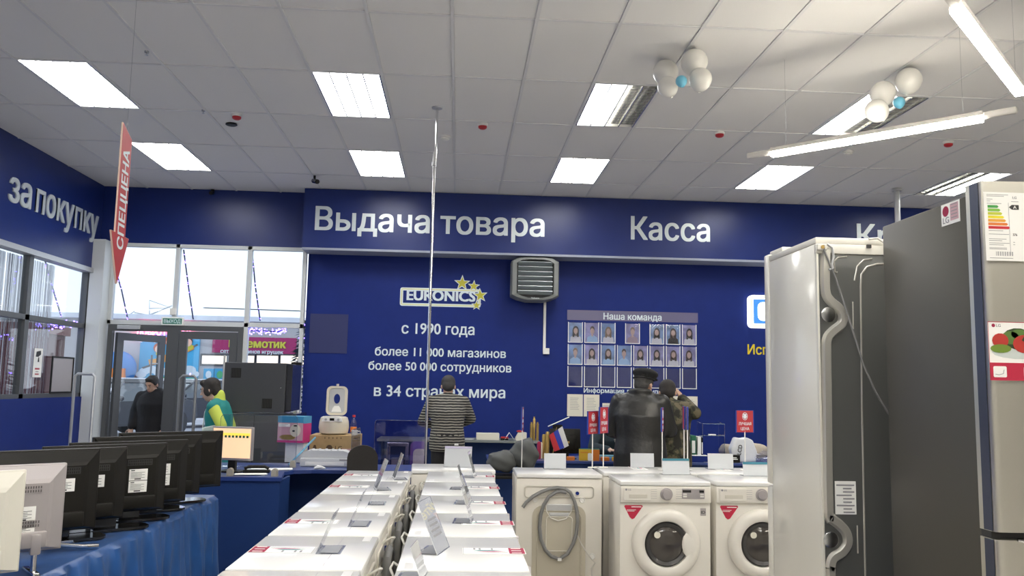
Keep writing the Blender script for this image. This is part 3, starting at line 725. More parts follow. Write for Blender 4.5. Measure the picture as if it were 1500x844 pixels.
# ============================================================ WASHING MACHINES
# built at the origin: front faces -Y, 0.6 wide, 0.44 deep, 0.85 tall
WD, DD, WH = .598, .44, .85
def washer(label, loc, rz, group, back='hose'):
    t = thing('washing_machine', label, 'washing machine', loc, rz, group); y0, y1 = -DD/2, DD/2; x0, x1 = -WD/2, WD/2
    B().box(x0, x1, y0+.012, y1-.012, .02, .818, .006).obj('cabinet', 'appliance_white', t, True)
    for sx in (-1, 1):
        for sy in (-1, 1): B().cyl((sx*.24, sy*.16, 0), (sx*.24, sy*.16, .022), .022, n=10).obj('foot', 'rubber', t)
    B().box(x0, x1, y0-.002, y1, .821, WH, .007).obj('top_panel', 'lid_white', t, True)
    B().box(x0+.0, x1-.0, y0-.008, y0+.011, .715, .819, .005).obj('control_panel', 'appliance_white', t, True)
    d = B().box(x0+.02, x0+.20, y0-.013, y0-.0085, .728, .808, .002).obj('detergent_drawer', 'appliance_white', t)
    B().box(x0+.055, x0+.175, y0-.016, y0-.0135, .745, .768, .001).obj('drawer_handle', 'rear_cream', d)
    B().lathe([(.040, -.0085), (.040, -.016), (.036, -.018), (.031, -.018), (.029, -.030), (.0, -.031)], c=(.003, y0, .770), axis='Y', n=28).obj('program_knob', 'silver_plastic', t, True)
    b = B().use('print_grey')
    for s in (-1, 1):
        for k in range(5): b.box(.003+s*.085-.022, .003+s*.085+.022, y0-.009, y0-.0083, .742+.014*k, .7435+.014*k)
    b.obj('program_marks', None, t)
    b = B().use('silver_plastic').box(.105, .255, y0-.011, y0-.0085, .742, .805, .001).use('black_gloss').box(.110, .165, y0-.013, y0-.0115, .782, .797).box(.220, .250, y0-.013, y0-.0115, .782, .797)
    b.use('plastic_white')
    for x in (.112, .225): b.box(x, x+.025, y0-.013, y0-.0115, .752, .762).box(x, x+.025, y0-.013, y0-.0115, .767, .775)
    b.obj('display', None, t)
    b = B().use('print_grey').prism(ell(x0+.036, .797, .007, .007, 12), y0-.0145, y0-.0137, 'XZ'); b.obj('emblem', None, t)
    text('logo_text', 'LG', 'print_grey', t, (x0+.049, y0-.0137, .792), .018, .010, depth=.001)
    # door: ring, dark bowl, glass, handle scoop
    c = (.0, y0, .455); rg = B()
    prof = [(.222, .011), (.224, -.012), (.215, -.028), (.190, -.040), (.160, -.042), (.146, -.034), (.141, -.012)]
    rg.lathe(prof, c=c, axis='Y', n=56)
    dr = rg.obj('door', 'appliance_white', t, True)
    B().lathe([(.140, -.010), (.128, -.020), (.100, .004), (0, .009)], c=c, axis='Y', n=40).obj('door_bowl', 'black_gloss', dr, True)
    B().lathe([(.1405, -.013), (.132, -.034), (.110, -.024), (.108, -.012)], c=c, axis='Y', n=48).obj('gasket', 'door_rubber', dr, True)
    B().lathe([(.109, -.020), (.09, -.030), (.05, -.038), (0, -.041)], c=c, axis='Y', n=40).obj('door_glass', 'bowl_glass', dr, True)
    B().sph((.150, y0-.030, .455), (.052, .014, .085), 20, 12).obj('door_handle', 'appliance_white', dr, True)
    B().prism(rrect(-.085, -.045, .495, .535, .018), y0-.0415, y0-.039).obj('glass_sticker', 'paper_cream', dr)
    # red wedge sticker, small grey badge
    B().prism([(x0+.035, .695), (x0+.145, .695), (x0+.15, .688), (x0+.095, .612), (x0+.08, .606), (x0+.065, .618), (x0+.028, .688)], y0+.0105, y0+.0118).obj('red_sticker', 'crimson_bright', t)
    b = B().use('paper').box(x0+.075, x0+.14, y0+.009, y0+.0102, .682, .687).box(x0+.045, x0+.105, y0+.009, y0+.0102, .664, .667).box(x0+.045, x0+.095, y0+.009, y0+.0102, .656, .659); b.obj('sticker_text', None, t)
    B().box(x1-.067, x1-.03, y0+.0105, y0+.0118, .632, .680).obj('badge', 'silver_plastic', t)
    text('badge_text', 'ID', 'print_black', t, (x1-.062, y0+.0103, .645), .027, .018, depth=.001)
    # rear
    yb = y1-.012
    pts = rrect(-.185, .185, .03, .635, .07, 5)
    B().prism(pts, yb+.0005, yb+.006).obj('rear_panel', 'rear_panel', t)
    B().tube([(x, yb+.007, z) for x, z in rrect(-.150, .150, .12, .60, .05, 5)], .006, 6, True).obj('rear_rib', 'rear_panel', t, True)
    B().tube([(x, yb+.004, z) for x, z in rrect(-.24, .24, .69, .765, .02, 4)], .005, 6, True).tube([(x, yb+.008, z) for x, z in rrect(-.09, .09, .33, .56, .02, 4)], .005, 6, True).obj('pressed_rib', 'rear_cream', t, True)
    for x, z in ((-.161, .673), (.167, .675), (-.233, .295)):
        o = B().lathe([(.020, .001), (.020, .008), (.017, .010), (.012, .006), (0, .006)], c=(x, yb, z), axis='Y', n=18).obj('transit_cap', 'plastic_white', t, True)
    B().lathe([(.012, .001), (.012, .014), (.007, .014), (0, .012)], c=(-.125, yb, .72), axis='Y', n=14).obj('water_inlet', 'navy_vinyl', t, True)
    if back == 'hose':
        V = lambda L, d: [(-(x-367)*.001, yb+d, .818-(y-125)*.001) for x, y in L]
        B().tube(V([(112, 318), (135, 285), (180, 245), (240, 212), (300, 190), (350, 184), (400, 190), (440, 215), (470, 275), (487, 340), (492, 410), (484, 490), (462, 560), (425, 625), (370, 662), (315, 645), (270, 600), (240, 530), (230, 450), (236, 370), (256, 300), (290, 245), (340, 212)], .032)+V([(372, 208), (412, 216)], .032), .0125, 10).obj('drain_hose', 'hose_grey', t, True)
        B().tube(V([(272, 300), (278, 345), (305, 390), (360, 410), (415, 395), (450, 345), (458, 290), (440, 240), (405, 210), (355, 200), (300, 205)], .012), .004, 6).obj('power_cable', 'cable_white', t, True)
        B().tube(V([(492, 500), (520, 560), (560, 620), (600, 670), (620, 690), (590, 730), (600, 800)], .010), .004, 6).obj('inlet_cable', 'cable_white', t, True)
        B().box(-.09, .09, yb+.0065, yb+.014, .600, .645, .004).box(-.07, .07, yb+.0065, yb+.013, .565, .588, .004).obj('brace_strip', 'alu', t)
        B().box(-.015, .011, yb+.015, yb+.049, .272, .290).obj('hose_clip', 'paper', t)
    else:
        B().tube([(.15, yb+.03, .07), (.16, yb+.032, .62), (.12, yb+.032, .72), (.02, yb+.032, .745), (-.09, yb+.032, .71), (-.12, yb+.032, .55), (-.11, yb+.03, .1)], .0175, 10).obj('drain_hose', 'hose_grey', t, True)
        B().tube([(.05, yb+.004, .775), (.06, yb+.045, .80), (0., yb+.052, .79), (-.02, yb+.03, .75), (-.03, yb+.01, .70)], .005, 6).obj('power_cable', 'cable_white', t, True)
    return t
def topsticker(t, x, y, rz, big=1):
    """printed promo sheet lying on the lid: crimson block, swirl, small lines"""
    T = Matrix.Translation((x, y, WH)) @ Matrix.Rotation(rz, 4, 'Z')
    s = B().box(-.115, .115, -.055, .055, .0005, .0012, T=T).obj('lid_sticker', 'paper', t)
    b = B().use('crimson').box(.055, .112, -.052, .052, .0016, .002, T=T).use('paper').box(.064, .100, .034, .043, .0024, .0028, T=T).box(.064, .100, -.006, .003, .0024, .0028, T=T).box(.064, .100, -.045, -.037, .0024, .0028, T=T)
    b.use('teal_print').prism([(-.08, -.005), (-.05, .012), (0, .010), (.03, .0), (-.02, -.004)], .0016, .002, 'XY', T).use('pink_print').prism([(-.06, -.012), (0, -.008), (.045, -.014), (.0, -.024), (-.04, -.02)], .0016, .002, 'XY', T)
    b.use('print_grey')
    for u in (-.075, -.055, -.01): b.box(u, u+.008, .018, .048, .0016, .002, T=T)
    b.box(-.095, .05, -.030, -.028, .0016, .002, T=T).box(-.113, -.111, -.055, .055, .0016, .002, T=T)
    b.obj('sticker_print', None, s)
    return s
base = washer('white front-loading washing machine with grey drain hose coiled on its rear, showing its back', (0, 0, 0), 0, 'washing machines', 'hose')
alt = washer('x', (0, 0, 0), 0, 'washing machines', 'plain')
used = set()
def place(proto, x, y, z, rz, lab, sticker=None):
    if proto.name in used: t = dup(proto, (x, y, z), rz, lab)
    else: used.add(proto.name); t = proto; t.location = (x, y, z); t.rotation_euler[2] = rz; t['label'] = lab
    return t
# back to back rows: X centres; rows along Y
YW = [2.545, 3.165, 3.79, 4.43, 5.06, 5.685]
ordw = ['nearest', 'second nearest', 'third from the front', 'third from the far end', 'second from the far end', 'farthest']
washers = {}
for k, y in enumerate(YW):
    t = place(alt, -.515, y, 0, -PI/2, 'white washing machine in the left-hand row, %s' % ordw[k])
    washers[('L', k)] = t
for k, y in enumerate(YW):
    t = place(alt, .035, y, 0, PI/2, 'white washing machine in the right-hand row, %s' % ordw[k])
    washers[('R', k)] = t
for k in range(6):
    s = topsticker(washers[('R', k)], -.03-.035*(k in (1, 3)), -.12, PI/2+PI) if 0 else topsticker(washers[('R', k)], .02, -.115, -PI/2)
    if k != 3: topsticker(washers[('L', k)], -.02, -.10, -PI/2)
    B().box(-.27, .27, .084, .0865, .8504, .8507).obj('lid_seam', 'print_grey', washers[('L', k)])
    for side in 'LR':
        B().box(-.29, -.19, .165, .195, .8504, .8508).obj('lid_print', 'lid_print', washers[(side, k)])
washers['b1'] = place(base, .725, 6.135, 0, 0, 'white washing machine seen from behind, grey hose coiled on its back panel'); 
washers['b1'].rotation_euler[2] = PI
washers['w1'] = place(base, 1.375, 5.755, 0, 0, 'white washing machine facing us with its whole round door in view')
washers['w2'] = place(base, 2.015, 5.775, 0, 0, 'white washing machine facing us, half hidden behind the white fridge')
washers['b2'] = place(alt, 1.36, 6.30, 0, PI, 'white washing machine back to back with the one whose whole door shows')
washers['b3'] = place(alt, 2.00, 6.32, 0, PI, 'white washing machine back to back with the half hidden one')
washers['far'] = place(alt, -.02, 6.33, 0, R(3)+PI, 'white machine standing crosswise behind the far end of the right-hand row')

# ============================================================ PRICE STANDS AND SIGNS
def stand(lab, x, y, z, rz, w_, h_, tilt=20, sheet='paper', head=None, basec='acrylic', print_=False):
    """bent acrylic holder with a paper in it, leaning back by tilt"""
    t = thing('price_stand', lab, 'price stand', (x, y, z+.0008), rz, 'price stands on the washing machines')
    L = Matrix.Rotation(R(-tilt), 4, 'X')
    B().box(-w_/2, w_/2, -.0015, .0005, 0, h_, T=L).box(-w_/2, w_/2, -.001, .085, 0, .002).obj('holder', 'acrylic_edge' if basec == 'edge' else 'acrylic', t)
    if sheet: B().box(-w_/2+.002, w_/2-.002, .0008, .0018, .003, h_-.002, T=L).obj('paper_sheet', sheet, t)
    if head: B().box(-w_/2+.002, w_/2-.002, -.0024, -.0018, h_-.018, h_-.002, T=L).obj('header_strip', head, t)
    if print_:
        b = B()
        for k in range(4): b.box(-w_*.3, w_*.3, -.0024, -.0018, h_*.3+.02*k, h_*.3+.008+.02*k, T=L)
        b.obj('print_lines', 'print_grey', t)
    B().box(-w_/2+.012, w_/2-.012, .012, .075, .0024, .0028).obj('base_card', 'base_card', t)
    return t
ZT = WH
def spot(px, py): p = at(px, py, Z=ZT); return p.x, p.y
def std(lab, px, py, rz, w_, h_, **k): x, y = spot(px, py); return stand(lab, x, y, ZT, rz, w_, h_, **k)
std('white price sheet standing on the washing machine seen from behind', 813, 687.5, 0, .165, .115, tilt=4)
std('white price sheet behind the man in the leather jacket machines, leftmost of the front pair', 941, 685.5, 0, .185, .11, tilt=6)
std('price sheet with teal header on the machine whose whole door shows', 991, 696, R(4), .20, .115, tilt=10, head='teal_header', print_=False)
std('white price sheet behind the half hidden washing machine', 1056, 688, 0, .20, .12, tilt=6)
std('price sheet with blue header beside the white fridge edge', 1108, 698, R(2), .19, .10, tilt=10, head='teal_header')
std('slanted price sheet with violet top edge on the crosswise machine', 670, 685, R(-8), .205, .155, tilt=14, head='lilac')
std('clear price holder seen from its edge near the far end of the right-hand row', 696, 699, R(84), .15, .17, tilt=16, head='lilac')
std('clear price holder on the second farthest machine of the right-hand row', 681, 716, R(86), .14, .14, tilt=18)
std('clear price holder on the third farthest machine of the right-hand row', 690, 737, R(84), .15, .15, tilt=22)
std('clear price holder on the middle machine of the right-hand row', 692, 764, R(86), .15, .16, tilt=18)
std('large clear price holder with grey base on the second nearest right-hand machine', 650, 808, R(76), .17, .20, tilt=24, print_=True)
std('clear price holder at the bottom edge on the nearest right-hand machine', 622, 846, R(84), .14, .11, tilt=20)
std('white curved price sheet on the farthest machine of the left-hand row', 576, 702, R(-80), .15, .17, tilt=18)
std('white price sheet on the second farthest machine of the left-hand row', 549, 717, R(-78), .16, .18, tilt=20)
std('clear price holder with grey base in the middle of the left-hand row', 540, 738, R(-88), .13, .14, tilt=22, sheet=None)
std('clear price holder with grey base on the third nearest left-hand machine', 513, 768, R(-90), .16, .15, tilt=22, sheet=None)
std('clear price holder with grey base on the second nearest left-hand machine', 468, 806, R(-90), .16, .15, tilt=22, sheet=None)

def polesign(lab, x, y, z0, zs, w_, h_, rz, words=True):
    t = thing('price_sign', lab, 'sign', (x, y, z0+.001), rz, 'best price signs on thin posts')
    B().cyl((0, 0, 0), (0, 0, zs+.01), .0045, n=8).obj('post', 'plastic_white', t, True)
    B().lathe([(.035, 0), (.035, .004), (.006, .006)], n=16).obj('foot_plate', 'plastic_white', t, True)
    B().box(-w_/2, w_/2, -.004, .004, zs, zs+h_).obj('sign_plate', 'sign_red' if words else 'crimson', t)
    B().box(w_/2+.0005, w_/2+.006, -.006, .006, zs-.003, zs+h_+.003).box(-w_/2-.004, -w_/2-.0005, -.006, .006, zs-.003, zs+h_+.003).box(-w_/2, w_/2, -.006, .006, zs+h_+.0005, zs+h_+.003).obj('sign_rim', 'sign_rim', t)
    b = B(); cx, cz = 0, zs+h_*.74
    b.tube([(cx+w_*.15*math.cos(a), -.0055, cz+h_*.17*math.sin(a)) for a in [2*PI*k/18 for k in range(18)]], .0022, 5, True)
    b.prism([(cx-.012, cz+.018), (cx+.012, cz+.018), (cx+.012, cz-.0), (cx+.02, cz-.0), (cx, cz-.022), (cx-.02, cz-.0), (cx-.012, cz-.0)], -.006, -.0045).obj('arrow_emblem', 'letter_white', t)
    text('sign_text', 'ЛУЧШАЯ', 'letter_white', t, (-w_*.38, -.0045, zs+h_*.33), w_*.76, h_*.13, depth=.001)
    text('sign_text', 'ЦЕНА', 'letter_white', t, (-w_*.26, -.0045, zs+h_*.10), w_*.52, h_*.13, depth=.001)
    return t
def psg(lab, px, ptop, pbot, Y, z0, w_, rz):
    a, b = at(px, ptop, Y=Y), at(px, pbot, Y=Y); return polesign(lab, b.x, Y, z0, b.z-z0, w_, a.z-b.z, rz)
psg('red best price sign facing us beside the white fridge', 1091, 602, 633.5, 6.35, .851, .135, R(8))
psg('red best price sign turned sideways, nearer one left of the leather jacket', 884, 597, 635, 6.40, .851, .14, R(55))
psg('red best price sign turned sideways, left one of the pair by the tea box', 868, 603, 636, 6.38, .851, .14, R(50))
psg('price sign seen edge-on in front of the leather jacket', 970, 598, 632, 6.30, .851, .13, R(72))
psg('price sign seen edge-on before the green binders', 1007, 597, 629, 6.30, .851, .13, R(76))
psg('price sign seen edge-on before the camouflage sleeve and binders', 1002, 596, 629, 6.45, .851, .13, R(80))
psg('tall price sign seen edge-on above the grey bag', 765, 597, 630, 7.45, .002, .11, R(80))

# ============================================================ FRIDGES
struct(B().box(1.45, 3.2, 2.62, 4.42, .0, .148, .01).obj('trim_3', 'desk_panel'))
def A(px, py): return at(px, py, Y=3.665)
t = thing('refrigerator', 'white fridge seen from its side and dark metal back', 'fridge', (1.60, 3.665, .15))
fz = lambda p: (p.x-1.60, p.z-.15)
FW, FDp, FH = .595, .64, 2.0
B().box(0, FW, .015, .575, .04, FH-.03, .006).obj('cabinet', 'fridge_side', t, True)
B().box(-.001, FW+.001, .0, .58, FH-.03, FH, .006).box(-.001, FW+.001, -.004, .014, FH-.075, FH-.031, .003).obj('top_cover', 'fridge_cap', t, True)
B().box(.02, FW-.02, .45, .62, FH+.0005, FH+.03, .008).obj('hinge_cover', 'fridge_cap', t, True)
zsp = at(1115, 706, X=1.60).z-.15
for z0, z1 in ((.04, zsp-.006), (zsp+.006, FH+.012)):
    B().box(-.002, FW+.002, .582, .65, z0, z1, .012).obj('door', 'fridge_side', t, True)
B().box(.01, FW-.01, .576, .581, .05, FH-.01).obj('door_gasket', 'rubber', t)
B().box(.012, FW-.012, .004, .014, .05, FH-.078).obj('back_panel', 'fridge_back', t)
for x in (.0, FW-.011): B().box(x, x+.011, -.002, .014, .04, FH-.076, .002).obj('side_flange', 'fridge_side', t)
import itertools
def smoothpath(P_, n=4):
    out = []
    for i in range(len(P_)-1):
        p0, p1, p2, p3 = P_[max(i-1, 0)], P_[i], P_[i+1], P_[min(i+2, len(P_)-1)]
        for k in range(n):
            u = k/n; out.append(tuple(.5*((2*p1[c])+(-p0[c]+p2[c])*u+(2*p0[c]-5*p1[c]+4*p2[c]-p3[c])*u*u+(-p0[c]+3*p1[c]-3*p2[c]+p3[c])*u**3) for c in (0, 1)))
    return out+[P_[-1]]
ch = [(1210, 366), (1209, 400), (1210, 428), (1217, 441), (1229, 451), (1235, 462), (1233, 475), (1220, 486), (1212, 497), (1211, 520), (1212, 600), (1214, 745), (1218, 759), (1230, 769), (1240, 781), (1242, 796), (1234, 809), (1221, 818), (1217, 832), (1218, 860), (1219, 1100)]
B().ribbon([fz(A(*p)) for p in smoothpath(ch)], .046, .004, -.014, .2).obj('foil_channel', 'foil', t, True)
for px, py in ((1213.5, 461), (1217, 791)):
    x, z = fz(A(px, py)); B().lathe([(.034, .003), (.034, -.003), (.03, -.005), (0, -.005)], c=(x, 0, z), axis='Y', n=28).obj('foil_disc', 'steel', t, True)
def rib(pts, r, m, nm='pressed_rib'): return B().tube([(fz(A(*p))[0], .002, fz(A(*p))[1]) for p in pts], r, 6).obj(nm, m, t, True)
rib([(1320, 386), (1285, 387), (1270, 391), (1262, 402), (1261, 420), (1263, 600), (1268, 844), (1270, 1080)], .0045, 'foil')
rib([(1278, 379), (1265, 381), (1256, 390), (1252, 411)], .004, 'foil'); rib([(1241, 376), (1228, 377), (1222, 383), (1223, 398), (1227, 399)], .004, 'foil')
rib([(1249.5, 442), (1250, 482)], .003, 'foil'); rib([(1256, 770), (1257, 811)], .003, 'foil')
B().box(.0, .045, -.02, -.005, FH-.062, FH-.035, .003).obj('top_bracket', 'fridge_cap', t)
B().lathe([(.008, -.001), (.008, -.006), (0, -.006)], c=(.022, -.02, FH-.049), axis='Y', n=12).obj('screw', 'gold', t, True)
B().tube([(fz(A(*p))[0], -.018, fz(A(*p))[1]) for p in ((1204, 360), (1205, 368), (1212, 385), (1222, 410), (1232, 440), (1240, 465), (1251, 500), (1262, 535), (1280, 575), (1298, 605), (1322, 630))], .0045, 8).obj('power_cable', 'hose_grey', t, True)
B().tube([(fz(A(*p))[0], -.016, fz(A(*p))[1]) for p in ((1209, 358), (1217, 364), (1219, 376), (1216, 388), (1218, 394), (1212, 396))], .006, 8).obj('drain_pipe', 'alu', t, True)
B().tube([(fz(A(*p))[0], -.016, fz(A(*p))[1]) for p in ((1270, 351), (1283, 350), (1293, 357), (1299, 372), (1300, 400), (1306, 420))], .005, 8).obj('hose', 'cable_white', t, True)
B().box(fz(A(1268, 351))[0], fz(A(1274, 349))[0], -.014, -.005, FH-.045, FH-.03).obj('plug', 'rubber', t)
a, b = fz(A(1223, 705)), fz(A(1255, 754))
lb = B().box(a[0], b[0], .0015, .0035, b[1], a[1]).obj('rating_label', 'paper', t)
q = B()
for k in range(9): q.box(a[0]+.006+(.03 if k % 3 else 0), b[0]-.008-.012*(k % 2), .0005, .0012, a[1]-.02-.0145*k, a[1]-.014-.0145*k)
q.obj('print_lines', 'print_grey', lb)

# grey fridge with steel door
X0, Y0 = 1.735, 2.665
t = thing('refrigerator', 'dark grey fridge with stainless door and energy label, at the right edge', 'fridge', (X0, Y0, .15))
B().box(.03, .625, .11, .72, .04, 2.0, .008).obj('cabinet', 'fridge_grey', t, True)
B().box(.035, .62, .085, .109, .06, 1.985).obj('door_gasket', 'rubber', t)
zs = at(1470, 786, Y=Y0).z-.15
def doorshape(z0, z1, nm):
    P_ = [(0.0, .084), (0.0, .022), (.004, .010), (.014, .002), (.03, .0)]+[(.03+.57*k/8, -.012*math.sin(PI*k/8)) for k in range(1, 8)]+[(.60, 0), (.622, .002), (.632, .010), (.636, .022), (.636, .084)]
    return B().prism(P_, z0, z1, 'XY').obj(nm, 'stainless', t, True)
dU = doorshape(zs+.012, 2.02, 'upper_door'); dL = doorshape(.05, zs-.012, 'lower_door')
B().box(-.0015, -.0003, .014, .060, zs+.014, 2.018).box(-.0015, -.0003, .014, .060, .055, zs-.014).obj('door_side_strip', 'seal_blue_reflection', t)  # door-side strip carrying the painted blue reflection
B().box(.004, .632, .03, .083, zs-.0115, zs+.0115).obj('handle_gap', 'rubber', t)
B().prism([(.10, zs-.012), (.16, zs-.03), (.24, zs-.05), (.60, zs-.055), (.60, zs-.012)], -.018, -.012, 'XZ').obj('handle_pocket', 'black_gloss', dL)
B().tube([(.06, -.016, zs-.010), (.12, -.02, zs-.018), (.17, -.022, zs-.036), (.24, -.022, zs-.054), (.60, -.02, zs-.058)], .0045, 8).obj('handle_rim', 'chrome', dL, True)
D = lambda px, py: (at(px, py, Y=Y0-.012).x-X0, at(px, py, Y=Y0-.012).z-.15)
a, b = D(1440, 281), D(1500, 384)
ya = -.0125; lw = .146*1.0; x0 = a[0]; z1 = a[1]; z0 = z1-.232
lab = B().box(x0, x0+lw, ya-.0012, ya, z0, z1).obj('energy_label', 'paper', dU)
b = B()
cols = [('egreen', (.04, .30, .05)), ('elime', (.22, .50, .05)), ('eyel', (.55, .60, .04)), ('eyellow', (.85, .75, .02)), ('eorange', (.80, .38, .04)), ('edark', (.72, .20, .03)), ('ered', (.60, .02, .03))]
for k, (nm, c_) in enumerate(cols):
    mat(nm, c_, .5); zt_ = z1-.045-.0118*k; L_ = .038+.006*k
    b.use(nm).prism([(x0+.012, zt_), (x0+.012+L_-.005, zt_), (x0+.012+L_, zt_-.0045), (x0+.012+L_-.005, zt_-.009), (x0+.012, zt_-.009)], ya-.002, ya-.0014)
b.obj('rating_bars', None, lab)
b = B().use('print_black').prism([(x0+.086, z1-.050), (x0+.096, z1-.042), (x0+.120, z1-.042), (x0+.120, z1-.058), (x0+.096, z1-.058)], ya-.002, ya-.0014)
b.use('print_grey')
for u, v, l in ((.01, .008, .075), (.01, .013, .06), (.01, .024, .02), (.01, .030, .012), (.01, .038, .05), (.012, .13, .05), (.012, .142, .07), (.012, .158, .06), (.012, .164, .045), (.012, .172, .07), (.012, .178, .05), (.012, .188, .06), (.012, .192, .06), (.012, .222, .08), (.095, .168, .006), (.095, .176, .006), (.095, .03, .025)): b.box(x0+u, x0+u+l, ya-.0018, ya-.0014, z1-v-.0016, z1-v)
b.use('print_grey')
for k in range(22):
    if k % 3 != 1: b.box(x0+.034+.0027*k, x0+.0355+.0027*k, ya-.0018, ya-.0014, z1-.215, z1-.201)
b.box(x0+.084, x0+.085, ya-.0018, ya-.0014, z0+.02, z1-.035)
b.obj('label_print', None, lab)
text('label_text', 'A', 'paper', lab, (x0+.1, ya-.0021, z1-.055), .012, .010, depth=.0005)
text('label_text', 'LG', 'print_grey', lab, (x0+.1, ya-.0015, z1-.021), .014, .008, depth=.0005)
text('label_text', '376', 'print_black', lab, (x0+.095, ya-.0015, z1-.147), .015, .008, depth=.0005)
a = D(1446, 471); c = D(1447, 557); x0 = a[0]; lw = .29; z1, z0 = a[1], c[1]; Hh = z1-z0
ps = B().box(x0, x0+lw, ya-.0012, ya, z0, z1).obj('promo_sticker', 'paper', dU)
b = B().use('crimson_bright').box(x0, x0+lw, ya-.002, ya-.0014, z0, z0+Hh*.30).box(x0, x0+lw, ya-.002, ya-.0014, z1-.002, z1).box(x0, x0+.0015, ya-.002, ya-.0014, z0, z1)
b.use('paper')
for u in (.012, .115, .215): b.prism(rrect(x0+u, x0+u+.045, z0+.010, z0+.046, .005), ya-.0026, ya-.0021)
b.use('print_grey').tube([(x0+.018, ya-.003, z0+.02), (x0+.03, ya-.003, z0+.018), (x0+.045, ya-.003, z0+.022), (x0+.048, ya-.003, z0+.035)], .001, 5)
b.obj('sticker_print', None, ps)
mat('sticker_pale', (.62, .68, .66), .5); mat('leaf_dark', (.03, .06, .02), .5); mat('leaf_green', (.10, .20, .04), .5); mat('tomato', (.48, .04, .03), .4); mat('cucumber', (.16, .26, .03), .5)
b = B().use('sticker_pale').prism(ell(x0+.11, z0+Hh*.48, .10, .022), ya-.0019, ya-.0013).use('leaf_dark').prism(ell(x0+.10, z1-.055, .055, .035), ya-.0024, ya-.002)
b.use('leaf_green').prism(ell(x0+.075, z1-.052, .03, .022), ya-.0028, ya-.0025).prism(ell(x0+.105, z1-.040, .028, .016), ya-.0028, ya-.0025)
b.use('tomato').prism(ell(x0+.040, z1-.062, .028, .024), ya-.0030, ya-.0026).prism(ell(x0+.122, z1-.072, .040, .030), ya-.0034, ya-.003).prism(ell(x0+.19, z1-.066, .034, .030), ya-.0034, ya-.003)
b.use('cucumber').prism(ell(x0+.040, z1-.088, .036, .014), ya-.0038, ya-.0035).use('leaf_dark').prism([(x0+.112, z1-.06), (x0+.122, z1-.045), (x0+.128, z1-.058), (x0+.14, z1-.056), (x0+.124, z1-.066)], ya-.0040, ya-.0035)
b.obj('vegetable_picture', None, ps)
text('sticker_logo', 'LG', 'print_grey', ps, (x0+.028, ya-.0015, z1-.017), .016, .009, depth=.0005)
B().prism(ell(x0+.019, z1-.0125, .006, .006), ya-.002, ya-.0014).obj('sticker_emblem', 'crimson', ps)
# side sticker of the grey fridge
XS = X0+.03
S = lambda px, py: (at(px, py, X=XS).y-Y0, at(px, py, X=XS).z-.15)
(ya1, za1), (yb1, zb1) = S(1379, 303), S(1407, 323)
st_ = B().box(.0283, .0297, yb1, ya1, zb1-.002, za1+.004).obj('side_sticker', 'paper', t)
dy = ya1-yb1; dz = za1-zb1+.006
B().lathe([(dy*.17, 0), (dy*.17, -.0006), (0, -.0006)], c=(.0282, ya1-dy*.25, za1-dz*.30), axis='X', n=20).obj('sticker_emblem', 'crimson', st_)
text('sticker_logo', 'LG', 'print_grey', st_, (.0281, ya1-dy*.08, zb1+.006), dy*.34, .022, xd=(0, -1, 0), depth=.0005)
mat('pinkish', (.60, .38, .42), .5)
q = B().use('pinkish').box(.0276, .0281, yb1+dy*.06, ya1-dy*.5, zb1+.01, za1-.002).use('print_grey')
for k in range(6): q.box(.0270, .0275, yb1+dy*.12, ya1-dy*.55, zb1+.018+.012*k, zb1+.021+.012*k)
q.obj('sticker_print', None, st_)
mat('gate_grey', (.26, .27, .28), .4, .3)
mat('pink_card', (.62, .36, .42), .5); mat('blue_card', (.05, .28, .50), .5); mat('magenta_card', (.55, .03, .20), .5); mat('printer_white', (.62, .64, .66), .4); mat('desk_grey', (.20, .22, .22), .4); mat('bag_white', (.74, .77, .82), .4, bump=.5, scale=14)
mat('string_white', (.55, .55, .60), .6); mat('string_red', (.14, .03, .05), .6)
mat('print_box', (.10, .06, .03), .7); mat('vent_dark', (.12, .11, .11), .5); mat('tv_white', (.70, .68, .60), .35, coat=.3)
